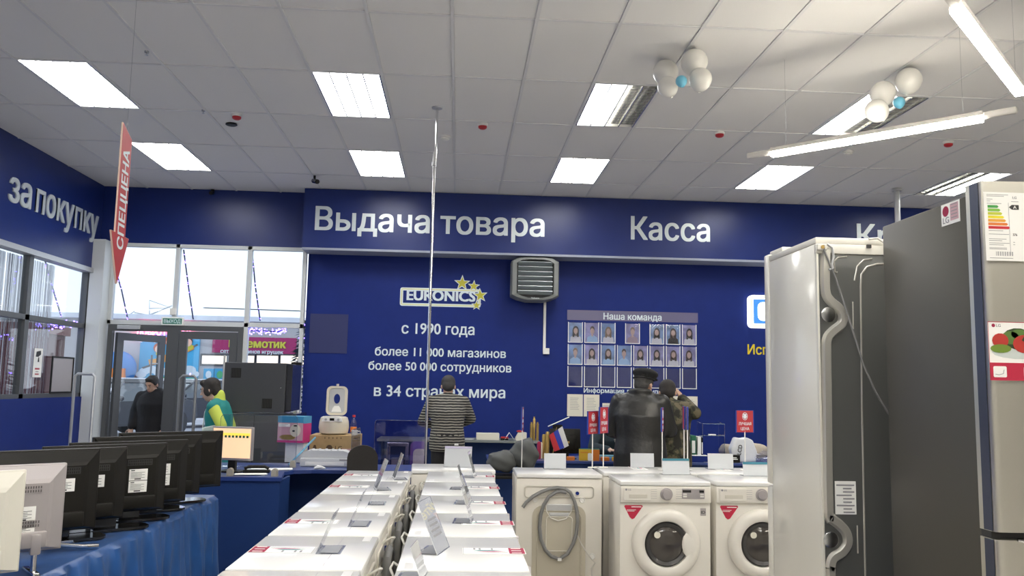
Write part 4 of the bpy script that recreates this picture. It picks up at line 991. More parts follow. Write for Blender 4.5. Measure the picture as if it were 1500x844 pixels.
# ============================================================ TV TABLE
t = thing('display_table', 'long table carrying the row of televisions, hidden under blue satin', 'table', (0, 0, 0))
B().box(-2.42, -1.50, 1.62, 5.40, .715, .738).obj('table_top', 'wood_strip', t)
for x in (-2.36, -1.58):
    for y in (1.72, 3.5, 5.30): B().box(x, x+.05, y, y+.05, .001, .714).obj('leg', 'alu', t)
def skirt():
    b = B(); path = []
    L = [(-1.488, 1.60), (-1.488, 5.43)]; n = 260
    for k in range(n+1): path.append((-1.488, 1.60+3.83*k/n, 1, 0))
    for k in range(1, 9): a = PI/2*k/9; path.append((-1.528+.04*math.cos(a), 5.43+.04*math.sin(a), math.cos(a), math.sin(a)))
    for k in range(61): path.append((-1.528-.90*k/60, 5.47, 0, 1))
    zz = [.7415, .738, .72, .66, .58, .48, .38, .28, .18, .09, .012]; rows = []
    for j, z in enumerate(zz):
        r = []; dep = max(0, (.735-z)/.72)
        for i, (x, y, nx, ny) in enumerate(path):
            s = i*.0148; wv = math.sin(s*27+3.4*math.sin(s*3.1)+dep*1.2*math.sin(s*7))+.45*math.sin(s*63+1.3+dep*4*math.sin(s*9))+.5*math.sin(s*9+dep*5)
            am = .004+.030*dep**.6 if j > 1 else 0
            r.append(b.bm.verts.new((x+nx*(am*(wv+1.2)+.008*min(j, 2)), y+ny*(am*(wv+1.2)+.008*min(j, 2)), z)))
        rows.append(r)
    for A_, D_ in zip(rows, rows[1:]):
        for i in range(len(A_)-1): b._f([A_[i], A_[i+1], D_[i+1], D_[i]])
    # top sheet with slack creases
    nx_, ny_ = 30, 110; g_ = []
    for i in range(nx_+1):
        r = []
        for k in range(ny_+1):
            x = -2.43+.942*i/nx_; y = 1.60+3.87*k/ny_; e = min(1, (nx_-i)/4)
            r.append(b.bm.verts.new((x, y, .7415+.0025*e*abs(math.sin(x*22+y*5+2*math.sin(y*3)))*(1 if x > -1.75 else .3))))
        g_.append(r)
    for i in range(nx_):
        for k in range(ny_): b._f([g_[i][k], g_[i+1][k], g_[i+1][k+1], g_[i][k+1]])
    return b
tag(skirt().obj('tablecloth', 'satin_blue', None, True), 'shiny blue satin cloth draped over the television table in folds', 'tablecloth')

ZTB = .7475
def tv(lab, xr, yr, w_=.60, zb=.82, zt=1.15, col='black_plastic', stnd='T', ang=39, vent=True, sticker=1):
    t = thing('television', lab, 'television', (xr-w_/2*math.cos(R(ang)), yr-w_/2*math.sin(R(ang)), ZTB), R(ang), 'televisions on the blue satin table')
    h0, h1 = zb-ZTB, zt-ZTB; hw = w_/2; H = h1-h0
    B().box(-hw, hw, .0, .022, h0, h1, .004).obj('cabinet', col, t, True)
    B().box(-hw+.012, hw-.012, .0222, .0235, h0+.018, h1-.012).obj('screen_panel', 'black_gloss', t)
    # moulded back cover with sloped shoulders
    b = B(); lv = [(0, .0), (-.004, .0), (-.034, .045), (-.040, .06)]
    x0, x1, z0, z1 = -hw+.006, hw-.006, h0+.006, h1-.006; rr = []
    for y, i in lv: rr.append([b.bm.verts.new(v) for v in ((x0+i, y, z0+i*.25), (x1-i*1.0, y, z0+i*.25), (x1-i*1.0, y, z1-i), (x0+i, y, z1-i))])
    for A_, D_ in zip(rr, rr[1:]):
        for k in range(4): b._f([A_[k], A_[(k+1) % 4], D_[(k+1) % 4], D_[k]])
    b._f(rr[-1]); b.obj('back_cover', col, t)
    B().box(-hw*.75, hw-.065, -.058, -.0402, h0+.02, h0+H*.25, .006).obj('connector_bulge', col, t, True)
    if vent:
        for zz in ([h1-.10] if col == 'black_plastic' else [h1-.10, h0+H*.29]):
            v = B().box(hw-.20, hw-.085, -.0415, -.0402, zz, zz+.028).obj('vent_grille', 'print_black' if col == 'black_plastic' else col, t)
            b = B()
            for k in range(13):
                for r_ in (0, 1): b.box(hw-.196+.0084*k, hw-.192+.0084*k, -.0428, -.0418, zz+.003+.013*r_, zz+.012+.013*r_)
            b.obj('vent_slots', 'vent_dark' if col != 'black_plastic' else 'black_plastic', v)
    if sticker:
        z2 = h1-.115-(.0 if col == 'black_plastic' else .03)
        for k in range(sticker):
            s_ = B().box(hw-.19, hw-.105, -.0415, -.0402, z2-.055, z2-.002).obj('rating_label', 'paper', t)
            q = B().box(hw-.182, hw-.165, -.0424, -.0418, z2-.010, z2-.006)
            for u in range(5): q.box(hw-.182, hw-.118-.014*(u % 2), -.0424, -.0418, z2-.019-.006*u, z2-.0175-.006*u)
            q.box(hw-.165, hw-.135, -.0424, -.0418, z2-.051, z2-.046).obj('print_lines', 'print_black', s_)
            z2 -= .056
    for sx in (-1, 1): B().lathe([(.004, -.0), (.004, -.003), (0, -.003)], c=(sx*(hw-.012), -.001, h1-.014), axis='Y', n=8).obj('screw', 'rubber' if col == 'black_plastic' else 'steel', t)
    if stnd == 'T':
        B().box(-.05, .05, -.03, .01, .012, h0+.04, .004).obj('stand_neck', 'black_gloss', t)
        B().prism(rrect(-.20, .20, -.075, .07, .05), 0, .011, 'XY').obj('stand_base', 'black_gloss', t)
    elif stnd == 'Y':
        for sx in (-1, 1):
            B().tube([(sx*.05, -.01, h0+.02), (sx*.06, -.02, .05), (sx*.10, -.02, .035), (sx*.12, -.02, .03), (sx*.24, -.05, .012), (sx*.30, -.06, .010)], .0085, 8).tube([(sx*.11, -.02, .03), (sx*.24, .10, .01)], .008, 8).obj('stand_leg', 'chrome', t, True)
    else:
        for sx in (-1, 1):
            B().box(sx*(hw-.10)-.018, sx*(hw-.10)+.018, -.060, -.0405, h0-.004, h0+.07, .006).obj('leg_boss', col, t, True)
            B().cyl((sx*(hw-.10), -.045, h0-.003), (sx*(hw-.10), -.045, .012), .010).box(sx*(hw-.10)-.012, sx*(hw-.10)+.012, -.095, .06, 0, .012, .004).obj('stand_foot', 'chrome', t, True)
    return t
mat('vent_dark', (.12, .11, .11), .5)
mat('tv_white', (.70, .68, .60), .35, coat=.3)
tv('white television nearest us at the left edge, seen from behind', -1.42, 2.95, col='tv_white', stnd='F', zt=1.149, sticker=0)
tv('silver-grey television behind the white one, with rating label', -1.462, 3.34, col='silver_plastic', stnd='F', zt=1.135, sticker=2)
tv('black television with shiny silver forked stand, behind the silver one', -1.52, 3.78, stnd='Y', zt=1.156)
tv('black television with two labels, fourth from the front', -1.512, 4.06, zt=1.141, w_=.56)
tv('black television with stacked labels, fifth from the front', -1.425, 4.345, zt=1.141, w_=.56, sticker=2)
tv('black television in the middle far part of the table, sixth from the front', -1.411, 4.63, zt=1.139, sticker=2, w_=.58)
tv('black television second from the far end of the table', -1.43, 4.935, zt=1.147, w_=.58, sticker=2)
tv('black television at the far end of the table with plain back', -1.405, 5.27, zt=1.151, w_=.60, vent=False, sticker=0)

# ============================================================ SERVICE DESK AT THE LEFT
t = thing('service_desk', 'blue service desk with rounded inner corner and solid front panel', 'desk')
inner = [(-1.27, 6.40), (-1.30, 6.60), (-1.33, 6.80), (-1.28, 6.92), (-1.15, 6.97), (-.85, 6.97), (-.30, 6.99)]
B().prism([(-2.55, 6.40)]+inner+[(-.30, 7.50), (-2.55, 7.50)], .722, .75, 'XY').obj('worktop', 'desk_blue', t)
B().box(-2.50, -1.285, 6.425, 6.445, .003, .7205).obj('front_panel', 'desk_panel', t)
B().box(-1.305, -1.285, 6.4465, 6.80, .003, .7205).obj('side_panel', 'desk_panel', t)
B().box(-2.5, -.34, 7.44, 7.46, .003, .7205).obj('modesty_panel', 'desk_panel', t)
B().box(-.36, -.335, 7.02, 7.435, .003, .7205).obj('end_panel', 'desk_panel', t)
def clip(x, y, lab, z=.751, rz=0):
    t = thing('glass_clamp', lab, 'clamp', (x, y, z), rz, 'beige glass clamps on the desk')
    B().prism([(-.022, 0), (.022, 0), (.022, .035)]+[(.022*math.cos(a), .035+.022*math.sin(a)) for a in [PI*k/8 for k in range(1, 8)]]+[(-.022, .035)], -.022, -.006).obj('cheek', 'clip_beige', t)
    B().prism([(-.022, 0), (.022, 0), (.022, .035)]+[(.022*math.cos(a), .035+.022*math.sin(a)) for a in [PI*k/8 for k in range(1, 8)]]+[(-.022, .035)], .006, .022).obj('cheek', 'clip_beige', t)
clip(-1.66, 6.47, 'beige clamp on the blue desk front, left one'); clip(-1.335, 6.47, 'beige clamp at the corner of the blue desk front')
clip(-1.33, 7.14, 'beige clamp on the blue desk beside the dark cabinet', rz=0); clip(-.845, 7.02, 'beige clamp before the black office chair', rz=R(90))
def pane(lab, w_, z0, z1, loc, rz, m='acrylic'):
    t = thing('glass_screen', lab, 'glass screen', (loc[0], loc[1], 0), rz)
    B().prism(rrect(-w_/2, w_/2, z0, z1, .03), -.004, .004).obj('glass_sheet', m, t)
    q = rrect(-w_/2-.001, w_/2+.001, z0-.001, z1+.001, .03); B().tube([(x, 0, z) for x, z in q], .0022, 5, True).obj('polished_edge', 'acrylic_edge', t)
pane('clear glass screen clamped on the desk before the dark cabinet', .62, .755, 1.17, (-1.62, 7.14), 0)
pane('narrow clear glass screen clamped beside the printer', .36, .755, 1.07, (-.835, 7.22), R(86))
pane('violet tinted glass screen left of the man in the striped sweater', .46, .70, 1.12, (-.50, 7.72), R(-6), 'acrylic_violet')

# monitor on the desk
p = at(346, 676, Y=6.75)
t = thing('monitor', 'flat monitor with orange screen on the blue service desk', 'monitor', (-1.70, 6.72, .751), R(-14))
B().box(-.19, .15, -.012, .02, .09, .345, .006).obj('bezel', 'silver_plastic', t, True)
B().box(-.177, .137, -.0142, -.0125, .108, .332).obj('screen', 'screen', t)
B().box(-.17, .13, -.0155, -.0145, .275, .298).obj('screen_banner', 'screen_bar', t)
b = B()
for k in range(7): b.box(-.08+.03*k, -.062+.03*k, -.0165, -.0157, .262, .280)
b.obj('screen_text', 'binder_green', t)
B().box(-.05, .01, .0, .03, .012, .12).box(-.11, .07, -.06, .09, 0, .012, .004).obj('stand', 'black_plastic', t)
t = thing('binder', 'red-and-white upright folder beside the monitor', 'folder', (-1.60, 6.50, .7515), R(10))
B().box(-.165, -.145, -.02, .06, 0, .27, .002).obj('spine', 'crimson_bright', t); B().box(-.143, -.135, -.018, .058, .01, .23).obj('paper_block', 'paper', t)
# papers, keyboard
def sheets(lab, x, y, z, w_, d_, n, rz, cat='papers', m='paper'):
    t = thing('paper_stack', lab, cat, (x, y, z+.001), rz)
    for k in range(n):
        B().box(-w_/2, w_/2, -d_/2, d_/2, .0018*k, .0018*k+.0012, T=Matrix.Translation((random.uniform(-.02, .02), random.uniform(-.02, .02), 0)) @ Matrix.Rotation(R(random.uniform(-12, 12)), 4, 'Z')).obj('paper_sheet', m, t)
    return t
sheets('fan of white papers on the blue desk below the monitor', -1.46, 6.92, .751, .32, .12, 4, R(12))
sheets('white paper pile at the front edge of the blue desk', -1.53, 6.56, .751, .20, .10, 4, R(5))
t = thing('desk_phone', 'black desk phone among papers on the blue desk', 'phone', (-1.52, 6.70, .752), R(8))
B().box(-.10, .10, -.03, .03, 0, .022, .006).obj('phone_body', 'black_plastic', t, True); B().tube([(-.09, 0, .03), (-.06, 0, .045), (.06, 0, .045), (.09, 0, .03)], .012, 8).obj('handset', 'black_plastic', t, True)
p = at(483, 683, Y=7.05)
tag(B().tube([(0, 0, .004), (.03, .01, .014), (.06, 0, .012), (.09, .01, .004)], [.006, .016, .014, .005], 7).obj('paper_tissue', 'paper', None, True, (-1.14, 7.03, .752)), 'crumpled white paper slip before the printer', 'paper')

# cabinets behind
t = thing('grey_cabinet', 'tall dark grey cabinet box with two small square vents', 'cabinet', (-2.19*1.18, 9.42, 1.1015)); t.scale = (1.18, 1.1, 1.145)
B().box(.04, .60, 0, .5, .005, .475, .004).obj('body', 'cabinet_grey', t)
B().box(.6005, .655, .03, .5, .02, .465, .003).obj('side_cover', 'cabinet_dark', t)
for x, z in ((.145, .375), (.44, .09)):
    v = B().box(x-.045, x+.045, -.003, -.0005, z-.045, z+.045).obj('vent', 'black_plastic', t)
    b = B()
    for k in range(6): b.box(x-.04+.014*k, x-.034+.014*k, -.005, -.0035, z-.04, z+.04)
    b.obj('vent_bars', 'rubber', v)
B().lathe([(.006, -.0005), (.006, -.004), (0, -.004)], c=(.56, 0, .24), axis='Y', n=10).obj('lock', 'chrome', t)
t = thing('dark_cabinet', 'glossy dark lower cabinet under the grey cabinet box', 'cabinet', (-2.21*1.18, 9.40, 0)); t.scale = (1.18, 1.1, .957)
B().box(0, .74, .0, .56, .02, 1.146, .006).obj('body', 'cabinet_dark', t)
B().box(.02, .35, -.008, -.001, .05, 1.13, .002).obj('door', 'cabinet_grey', t); B().box(.36, .72, -.008, -.001, .05, 1.13, .002).obj('door', 'cabinet_grey', t)
B().box(0, .74, .02, .55, 0, .019).obj('plinth', 'rubber', t)
# LED display strip
t = thing('led_display', 'narrow black sign with red lit digits on the window post', 'led sign', (-2.10, 11.35, 1.30))
a_, b_ = at(431, 535, Y=11.3), at(440, 563, Y=11.3)
B().box(-.10, .03, 0, .05, .10, .40, .004).obj('case', 'black_plastic', t)
for k in range(2):
    z = .22-.11*k+.02; B().box(-.045, -.035, -.003, -.0005, z, z+.08).box(-.035, -.010, -.003, -.0005, z+.07, z+.08).box(-.035, -.01, -.003, -.0005, z+.035, z+.045).box(-.01, .0, -.003, -.0005, z, z+.08).obj('digit', 'red_led', t)
B().box(-.04, .0, 0, .03, -1.30, .099).obj('post', 'alu', t)
B().box(-.045, -.015, -.01, -.001, -.10, .075).obj('lime_tag', 'lime_tag', t)

# ============================================================ BOXES AND THINGS BY THE DESK
t = thing('cardboard_box', 'brown appliance carton with round emblem behind the printer', 'box', (-1.285, 7.62, .0))
B().box(0, .42, 0, .34, .70, .985, .002).box(.01, .41, .01, .33, 0, .699).obj('carton', 'cardboard', t)
b = B().use('print_box').prism(ell(.175, .875, .028, .028), -.003, -.0008).prism([(.02, .835), (.075, .835), (.065, .87), (.055, .90), (.04, .90), (.03, .87)], -.003, -.0008)
for k in range(5): b.box(.13+.035*k, .137+.035*k, -.003, -.0008, .955, .97)
b.obj('carton_print', None, t)

text('carton_logo', 'LG', 'print_box', t, (.225, -.001, .855), .06, .038, depth=.001)
B().box(.285, .40, -.003, -.0008, .79, .87).obj('pink_label', 'pinkish', t)
B().box(.39, .4185, -.003, -.0008, .955, .965).obj('tape_end', 'print_box', t)
# rice cooker with open lid
t = thing('multicooker', 'cream multicooker with its oval-windowed lid open, on the carton', 'cooker', (-1.10, 7.78, .9865))
B().lathe([(0, 0), (.095, 0), (.125, .012), (.135, .06), (.130, .115), (.118, .150), (.10, .158), (.088, .150), (0, .145)], n=40).obj('cooker_body', 'plastic_cream', t, True)
B().prism([(-.09, .118), (.09, .118), (.08, .15), (.06, .162), (-.06, .162), (-.08, .15)], -.137, -.112).obj('control_panel', 'paper', t)
B().box(-.02, .02, -.1395, -.1375, .125, .148).obj('display', 'black_gloss', t)
for x in (-.055, .055): B().lathe([(.011, -.1375), (.011, -.142), (0, -.142)], c=(x, 0, .136), axis='Y', n=12).obj('button', 'alu', t)
lidT = Matrix.Translation((0, .10, .165)) @ Matrix.Rotation(R(-4), 4, 'X')
b = B(); o_ = rrect(-.095, .095, .0, .265, .045, 5); i_ = rrect(-.072, .072, .02, .245, .03, 5); n = len(o_)
V = [[b.bm.verts.new((x, y, z)) for x, z in q] for q, y in ((o_, .0), (o_, .022), (i_, .0), (i_, .018))]
for k in range(n):
    q = (k+1) % n; b._f([V[0][k], V[0][q], V[2][q], V[2][k]]); b._f([V[0][k], V[0][q], V[1][q], V[1][k]]); b._f([V[2][k], V[2][q], V[3][q], V[3][k]])
b._f(V[1]); lid = b.obj('lid', 'plastic_cream', t, True, T=lidT)
B().prism(rrect(-.071, .071, .021, .244, .03, 5), .0125, .0175, T=lidT).obj('lid_lining', 'alu', lid)
B().prism(ell(0, .15, .028, .045, 20), .009, .0115, T=lidT).obj('lid_window', 'navy_vinyl', lid)
B().prism([(-.045, .03), (.045, .03), (.035, .065), (.02, .085), (-.02, .085), (-.035, .065)], .004, .0115, T=lidT).obj('steam_tray', 'paper', lid)
B().cyl((0, .01, .266), (0, .01, .285), .012, n=10).obj('vent_cap', 'plastic_cream', lid, T=lidT)
t = thing('soda_bottle', 'small clear bottle with red cap behind the multicooker', 'bottle', (-.93, 7.82, .9865))
B().lathe([(0, 0), (.026, 0), (.028, .01), (.028, .09), (.022, .115), (.011, .14), (.011, .155)], n=18).obj('bottle_body', 'acrylic', t, True)
B().lathe([(.0275, .018), (.0292, .018), (.0292, .065), (.0275, .065)], n=18).obj('label', 'tea_orange', t, True)
B().cyl((0, 0, .153), (0, 0, .172), .014, n=14).obj('cap', 'alarm_red', t)
t = thing('white_cup', 'white cup with handle at the carton corner', 'cup', (-.90, 7.66, .9865))
B().lathe([(0, 0), (.024, 0), (.030, .045), (.027, .045), (.022, .006), (0, .006)], n=18).obj('bowl', 'paper', t, True); B().tube([(.028, 0, .036), (.05, 0, .034), (.052, 0, .018), (.026, 0, .010)], .004, 6).obj('handle', 'paper', t, True)
# pink box
t = thing('product_box', 'pink and blue cooker box on end beside the multicooker', 'box', (-1.39, 7.50, .905), R(-14))
B().box(-.165, .07, 0, .17, .02, .225, .002).obj('carton', 'pink_card', t)
b = B().use('blue_card').box(-.165, .07, -.002, -.0005, .19, .245).box(.0705, .072, .0, .17, .185, .245).box(-.165, .07, .0, .17, .2255, .245).use('magenta_card').box(-.165, .07, -.002, -.0005, .02, .038).box(.0705, .072, .0, .17, .02, .184)
b.use('paper').box(-.155, -.05, -.0028, -.0021, .155, .182).use('print_grey').box(-.15, -.07, -.0035, -.0029, .172, .176).box(-.15, -.09, -.0035, -.0029, .16, .164)
b.use('plastic_cream').prism(ell(.0, .125, .05, .055, 16), -.0035, -.0021).use('print_black').prism(ell(.0, .165, .018, .007), -.0045, -.0036).prism(ell(-.015, .12, .013, .008), -.0045, -.0036).use('gold').prism(ell(-.07, .065, .075, .022), -.003, -.0021)
b.obj('box_print', None, t)
tag(B().box(-.13, .04, .06, .15, .752, .924).obj('prop_block', 'paper', None, loc=(-1.375, 7.50, .0), rz=R(-14)), 'white stack carrying the pink box', 'papers')
bpy.data.objects['prop_block'].name = 'paper_ream'
# blue stick
a, b2 = at(423, 681, Y=7.28), at(462, 641, Y=7.5)
t = thing('blue_stick', 'light blue stick leaning across the desk against the pink box', 'stick'); a.z = .757
B().cyl(a, b2, .0085, n=10).obj('shaft', 'stick_blue', t, True); B().cyl(a, a+(b2-a)*.06, .010, n=10).obj('tip', 'blue_card', t, True)
# printer
t = thing('printer', 'low white printer on the blue desk before the carton', 'printer', (-1.085, 7.22, .7515))
B().box(-.205, .205, 0, .19, 0, .07, .008).obj('body', 'printer_white', t, True)
B().prism([(-.205, .071), (.205, .071), (.19, .115), (.15, .13), (-.15, .13), (-.19, .108)], .02, .19).obj('scanner_lid', 'printer_white', t)
B().box(-.16, .16, -.004, -.001, .012, .04).obj('paper_tray', 'paper', t); B().box(.12, .19, -.003, -.001, .05, .062).obj('control_panel', 'print_grey', t)
for k in range(5): B().box(-.13+.055*k, -.115+.055*k, .05, .18, .1305, .136).obj('lid_rib', 'printer_white', t)
# office chairs
def chair(lab, x, y, rz, back=True):
    t = thing('office_chair', lab, 'chair', (x, y, 0), rz)
    if back: B().prism([(-.115, .52), (.115, .52), (.12, .70)]+[(.12*math.cos(q), .86+.10*math.sin(q)) for q in [PI*k/10 for k in range(11)]]+[(-.12, .70)], -.03, .02).obj('backrest', 'chair_fabric', t, True)
    B().box(-.22, .22, -.46, -.03, .40, .47, .03).obj('seat', 'chair_fabric', t, True)
    B().cyl((0, -.24, .08), (0, -.24, .399), .025).obj('gas_column', 'black_plastic', t, True)
    for k in range(5): q = 2*PI*k/5; B().tube([(0, -.24, .09), (.28*math.cos(q), -.24+.28*math.sin(q), .06)], .018, 6).sph((.28*math.cos(q), -.24+.28*math.sin(q), .028), .028, 8, 6).obj('wheel_arm', 'black_plastic', t)
    B().tube([(.0, .0, .55), (.0, .045, .45), (0, -.1, .42)], .015, 6).obj('back_strut', 'black_plastic', t)
    for s_ in (-1, 1): B().tube([(s_*.225, -.10, .44), (s_*.26, -.08, .62), (s_*.26, -.32, .64), (s_*.225, -.34, .44)], .012, 6).obj('armrest', 'black_plastic', t, True)
chair('dark office chair backrest beside the narrow glass screen', -.735, 6.86, R(8))
chair('black tubular chair in the dark space under the desk', -1.02, 6.55, R(150), True) if 0 else None
t = thing('plastic_bag', 'translucent bag with dark contents under the desk', 'bag', (-1.08, 6.40, 0))
B().sph((0, 0, .19), (.13, .11, .185), 20, 14).obj('bag_film', 'acrylic', t, True); B().sph((0, .0, .15), (.09, .08, .14), 14, 10).obj('bag_contents', 'leather', t, True)
t = thing('handbag', 'brown bag standing on the floor under the desk', 'bag', (-1.15, 6.62, 0))
B().prism(rrect(-.08, .08, 0, .28, .04), -.07, .07).obj('bag_body', 'print_box', t, True); B().tube([(-.05, 0, .27), (-.03, 0, .38), (.03, 0, .38), (.05, 0, .27)], .008, 6).obj('strap', 'print_box', t, True)

# ============================================================ BACK SHELF
t = thing('wall_desk', 'long narrow grey-topped desk along the blue back wall', 'desk')
B().box(-1.02, 1.10, 11.15, YB-.003, .700, .730, .003).obj('worktop', 'desk_grey', t)
for x in (-1.0, .04, 1.06): B().box(x, x+.03, 11.22, YB-.01, .002, .699).obj('side_panel', 'desk_panel', t)
B().box(-.97, 1.06, 11.5, 11.52, .3, .699).obj('modesty_panel', 'desk_panel', t)
Z1 = .731
tag(B().box(0, .30, -.10, .10, 0, .085, .003).obj('file_box', 'paper_cream', None, loc=(.27, 11.32, Z1)), 'flat cream file box on the wall desk', 'box')
sheets('loose white papers on the wall desk beside the striped man', .12, 11.3, Z1, .2, .14, 3, 0)
t = thing('desk_stapler', 'black and red stapler on the wall desk', 'stapler', (.64, 11.25, Z1)); B().box(-.05, .05, -.02, .02, 0, .02, .004).obj('base', 'black_plastic', t); B().box(-.05, .05, -.015, .015, .021, .045, .005).obj('arm', 'alarm_red', t)
t = thing('tent_card', 'folded white card standing on the wall desk', 'card', (.705, 11.28, Z1)); B().prism([(-.07, 0), (0, .10), (.07, 0), (.066, 0), (0, .094), (-.066, 0)], -.05, .05).obj('card', 'paper', t)
t = thing('organizer_tray', 'white tray with red stamp on the wall desk', 'tray', (.87, 11.30, Z1)); B().prism([(-.08, 0), (.06, 0), (.06, .10), (-.04, .10), (-.08, .03)], -.08, .08).obj('tray_body', 'paper_cream', t); B().sph((-.02, 0, .115), (.05, .03, .016), 12, 8).obj('stamp', 'alarm_red', t, True)
for k, (px, h_, lab) in enumerate(((776, .24, 'left gold-coloured tube standing on the wall desk'), (780.5, .31, 'middle and tallest gold-coloured tube on the wall desk'), (785, .24, 'right gold-coloured tube standing on the wall desk'))):
    p = at(px, 640, Y=11.28); tag(B().lathe([(0, 0), (.018, 0), (.018, h_*.9), (.011, h_*.93), (.011, h_), (0, h_)], n=12).obj('gold_tube', 'gold', None, True, (p.x+.02, 11.28+(.05 if k == 1 else 0), Z1)), lab, 'tube')
# pinned purple chair and silver machine frame behind the left rows
t = thing('counting_machine', 'silver-framed machine behind the left-hand row of washers', 'machine', (-.52, 7.98, .0))
B().box(-.11, .09, 0, .2, .0, .60, .01).obj('pedestal', 'desk_panel', t); B().box(-.115, -.085, -.01, .02, .601, .87, .004).box(.055, .085, -.01, .02, .601, .87).box(-.115, .085, -.01, .06, .871, .905, .006).obj('frame', 'steel', t)
B().box(-.08, .05, .0, .15, .601, .76, .01).obj('body', 'black_plastic', t); B().box(-.07, .04, -.008, -.001, .68, .75).obj('front_plate', 'silver_plastic', t)
t = thing('purple_stool', 'purple and cream plastic seat beside the chrome pole', 'chair', (-.345, 8.26, 0))
B().prism(rrect(-.09, .07, .45, .90, .05), -.0, .03).obj('seat_back', 'purple_plastic', t, True); B().prism(rrect(-.06, .07, .50, .83, .04), -.02, -.002).obj('pad', 'plastic_cream', t, True)
B().box(-.09, .07, -.25, .0, .40, .44, .01).obj('seat', 'purple_plastic', t)
for sx in (-.075, .055):
    for sy in (-.235, -.02): B().cyl((sx, sy, 0), (sx, sy, .399), .011, n=8).obj('leg', 'alu', t)

# ============================================================ CASH COUNTER
t = thing('cash_counter', 'long blue cash counter behind the washing machines', 'counter')
B().box(.32, 3.9, 8.35, 9.0, .70, .725, .003).obj('worktop', 'desk_blue', t)
B().box(.34, 3.88, 8.40, 8.42, .002, .699).obj('front_panel', 'desk_panel', t)
for x in (.34, 2.1, 3.86): B().box(x, x+.02, 8.43, 8.98, .002, .699).obj('side_panel', 'desk_panel', t)
ZC = .7255
def cp(px, Y): return at(px, 650, Y=Y).x
# grey sack on a stool
t = thing('grey_sack', 'crumpled dark grey bag lying behind the washing machine seen from behind', 'bag', (.555, 8.06, -.07))
def blob(b, c, r, amp=.08, seed=0, u=24, v=16):
    k = bmesh.ops.create_uvsphere(b.bm, u_segments=u, v_segments=v, radius=1)
    rnd = random.Random(seed); ph = [rnd.uniform(0, 6) for _ in range(6)]
    for q in k['verts']:
        d = q.co.copy(); s_ = 1+amp*(math.sin(d.x*5+ph[0])+math.sin(d.y*6+ph[1])+math.sin(d.z*7+ph[2]+d.x*4))+amp*.4*math.sin(d.x*17+d.z*13+ph[3])
        q.co = Vector((c[0]+d.x*r[0]*s_, c[1]+d.y*r[1]*s_, c[2]+d.z*r[2]*s_))
    return b
b = B(); blob(b, (.10, 0, .875), (.145, .12, .15), .07, 1); b.rc((.10, 0, .90), (.14, 0, 1.0), .10, .04); b.obj('sack_body', 'bag_grey', t, True, vox=.014)
blob(B(), (-.11, -.02, .81), (.14, .12, .10), .06, 2).obj('sack_fold', 'bag_grey', t, True)
t = thing('stool', 'low dark stool carrying the grey bag', 'stool', (.555, 8.05, -.0)); B().box(-.25, .25, -.13, .13, .59, .62, .01).obj('seat', 'black_plastic', t)
for sx in (-.2, .2):
    for sy in (-.1, .1): B().cyl((sx, sy, 0), (sx, sy, .589), .014, n=8).obj('leg', 'alu', t)
# monitor back, flag, tea box
t = thing('monitor', 'black monitor seen from behind on the cash counter with a small flag', 'monitor', (cp(829, 8.62), 8.62, ZC), R(4))
B().box(-.165, .155, 0, .025, .05, .30, .008, T=Matrix.Rotation(R(-5), 4, 'X')).obj('back_cover', 'black_plastic', t, True)
B().box(-.10, .10, -.022, -.001, .09, .23, .008, T=Matrix.Rotation(R(-5), 4, 'X')).obj('rear_bulge', 'black_plastic', t, True)
B().box(-.03, .03, .0, .04, .01, .10).box(-.10, .10, -.06, .10, 0, .0095, .003).obj('stand', 'black_plastic', t)
B().box(.0, .03, -.030, -.0225, .155, .175).obj('logo_plate', 'gold', t)
t = thing('small_flag', 'small tricolour flag white blue red hanging before the monitor', 'flag', (cp(812, 8.48), 8.48, ZC))
B().cyl((-.02, 0, 0), (.02, 0, .32), .003, n=6).obj('staff', 'gold', t); B().lathe([(.03, 0), (.03, .006), (0, .012)], n=12).obj('foot', 'black_plastic', t)
for k, nm in enumerate(('flag_red', 'flag_blue', 'flag_white')):
    P_ = [(-.055+.045*k, .24+.03*k+.0), (-.012+.045*k, .27+.03*k), (.075+.045*k-.02, .10+.02*k), (.03+.045*k-.03, .08+.015*k)]
    B().prism(P_, -.012+.004*k, -.009+.004*k).obj('flag_stripe', nm, t)
t = thing('acrylic_rack', 'clear acrylic rack with white edges left of the monitor', 'rack', (cp(806, 8.75), 8.80, ZC))
B().tube([(-.02, 0, .31), (.20, 0, .41)], .006, 6).obj('upper_bar', 'paper', t, True); B().tube([(-.03, 0, .245), (.22, 0, .24)], .007, 6).obj('lower_bar', 'paper', t, True)
B().box(-.02, .0, -.02, .02, 0, .31).box(.18, .2, -.02, .02, 0, .24).obj('upright', 'acrylic', t); B().box(.03, .13, -.01, .01, .25, .33).obj('card', 'black_plastic', t)
for i, (px, h_, m_, lab) in enumerate(((789, .17, 'crimson', 'dark red canister on the cash counter'), (797, .24, 'gold', 'brass-coloured tube on the cash counter, left of the clear rack'), (801, .27, 'gold', 'taller brass-coloured tube against the clear rack'), (793, .16, 'plastic_cream', 'cream canister between the red one and the brass tubes'))):
    tag(B().lathe([(0, 0), (.02, 0), (.02, h_*.92), (.014, h_), (0, h_)], n=12).obj('canister', m_, None, True, (cp(px, 8.6), 8.55+.07*(i % 2), ZC)), lab, 'canister')
t = thing('tea_box', 'yellow and orange packet on the cash counter beside the monitor', 'box', (cp(863, 8.45), 8.45, ZC), R(-6))
B().box(-.10, .10, -.04, .04, 0, .11, .002).obj('carton', 'tea_yellow', t); B().box(.02, .1008, -.0415, -.0405, .001, .109).obj('side_print', 'tea_orange', t); B().box(-.085, -.01, -.0415, -.0405, .075, .082).obj('print_line', 'tea_orange', t)
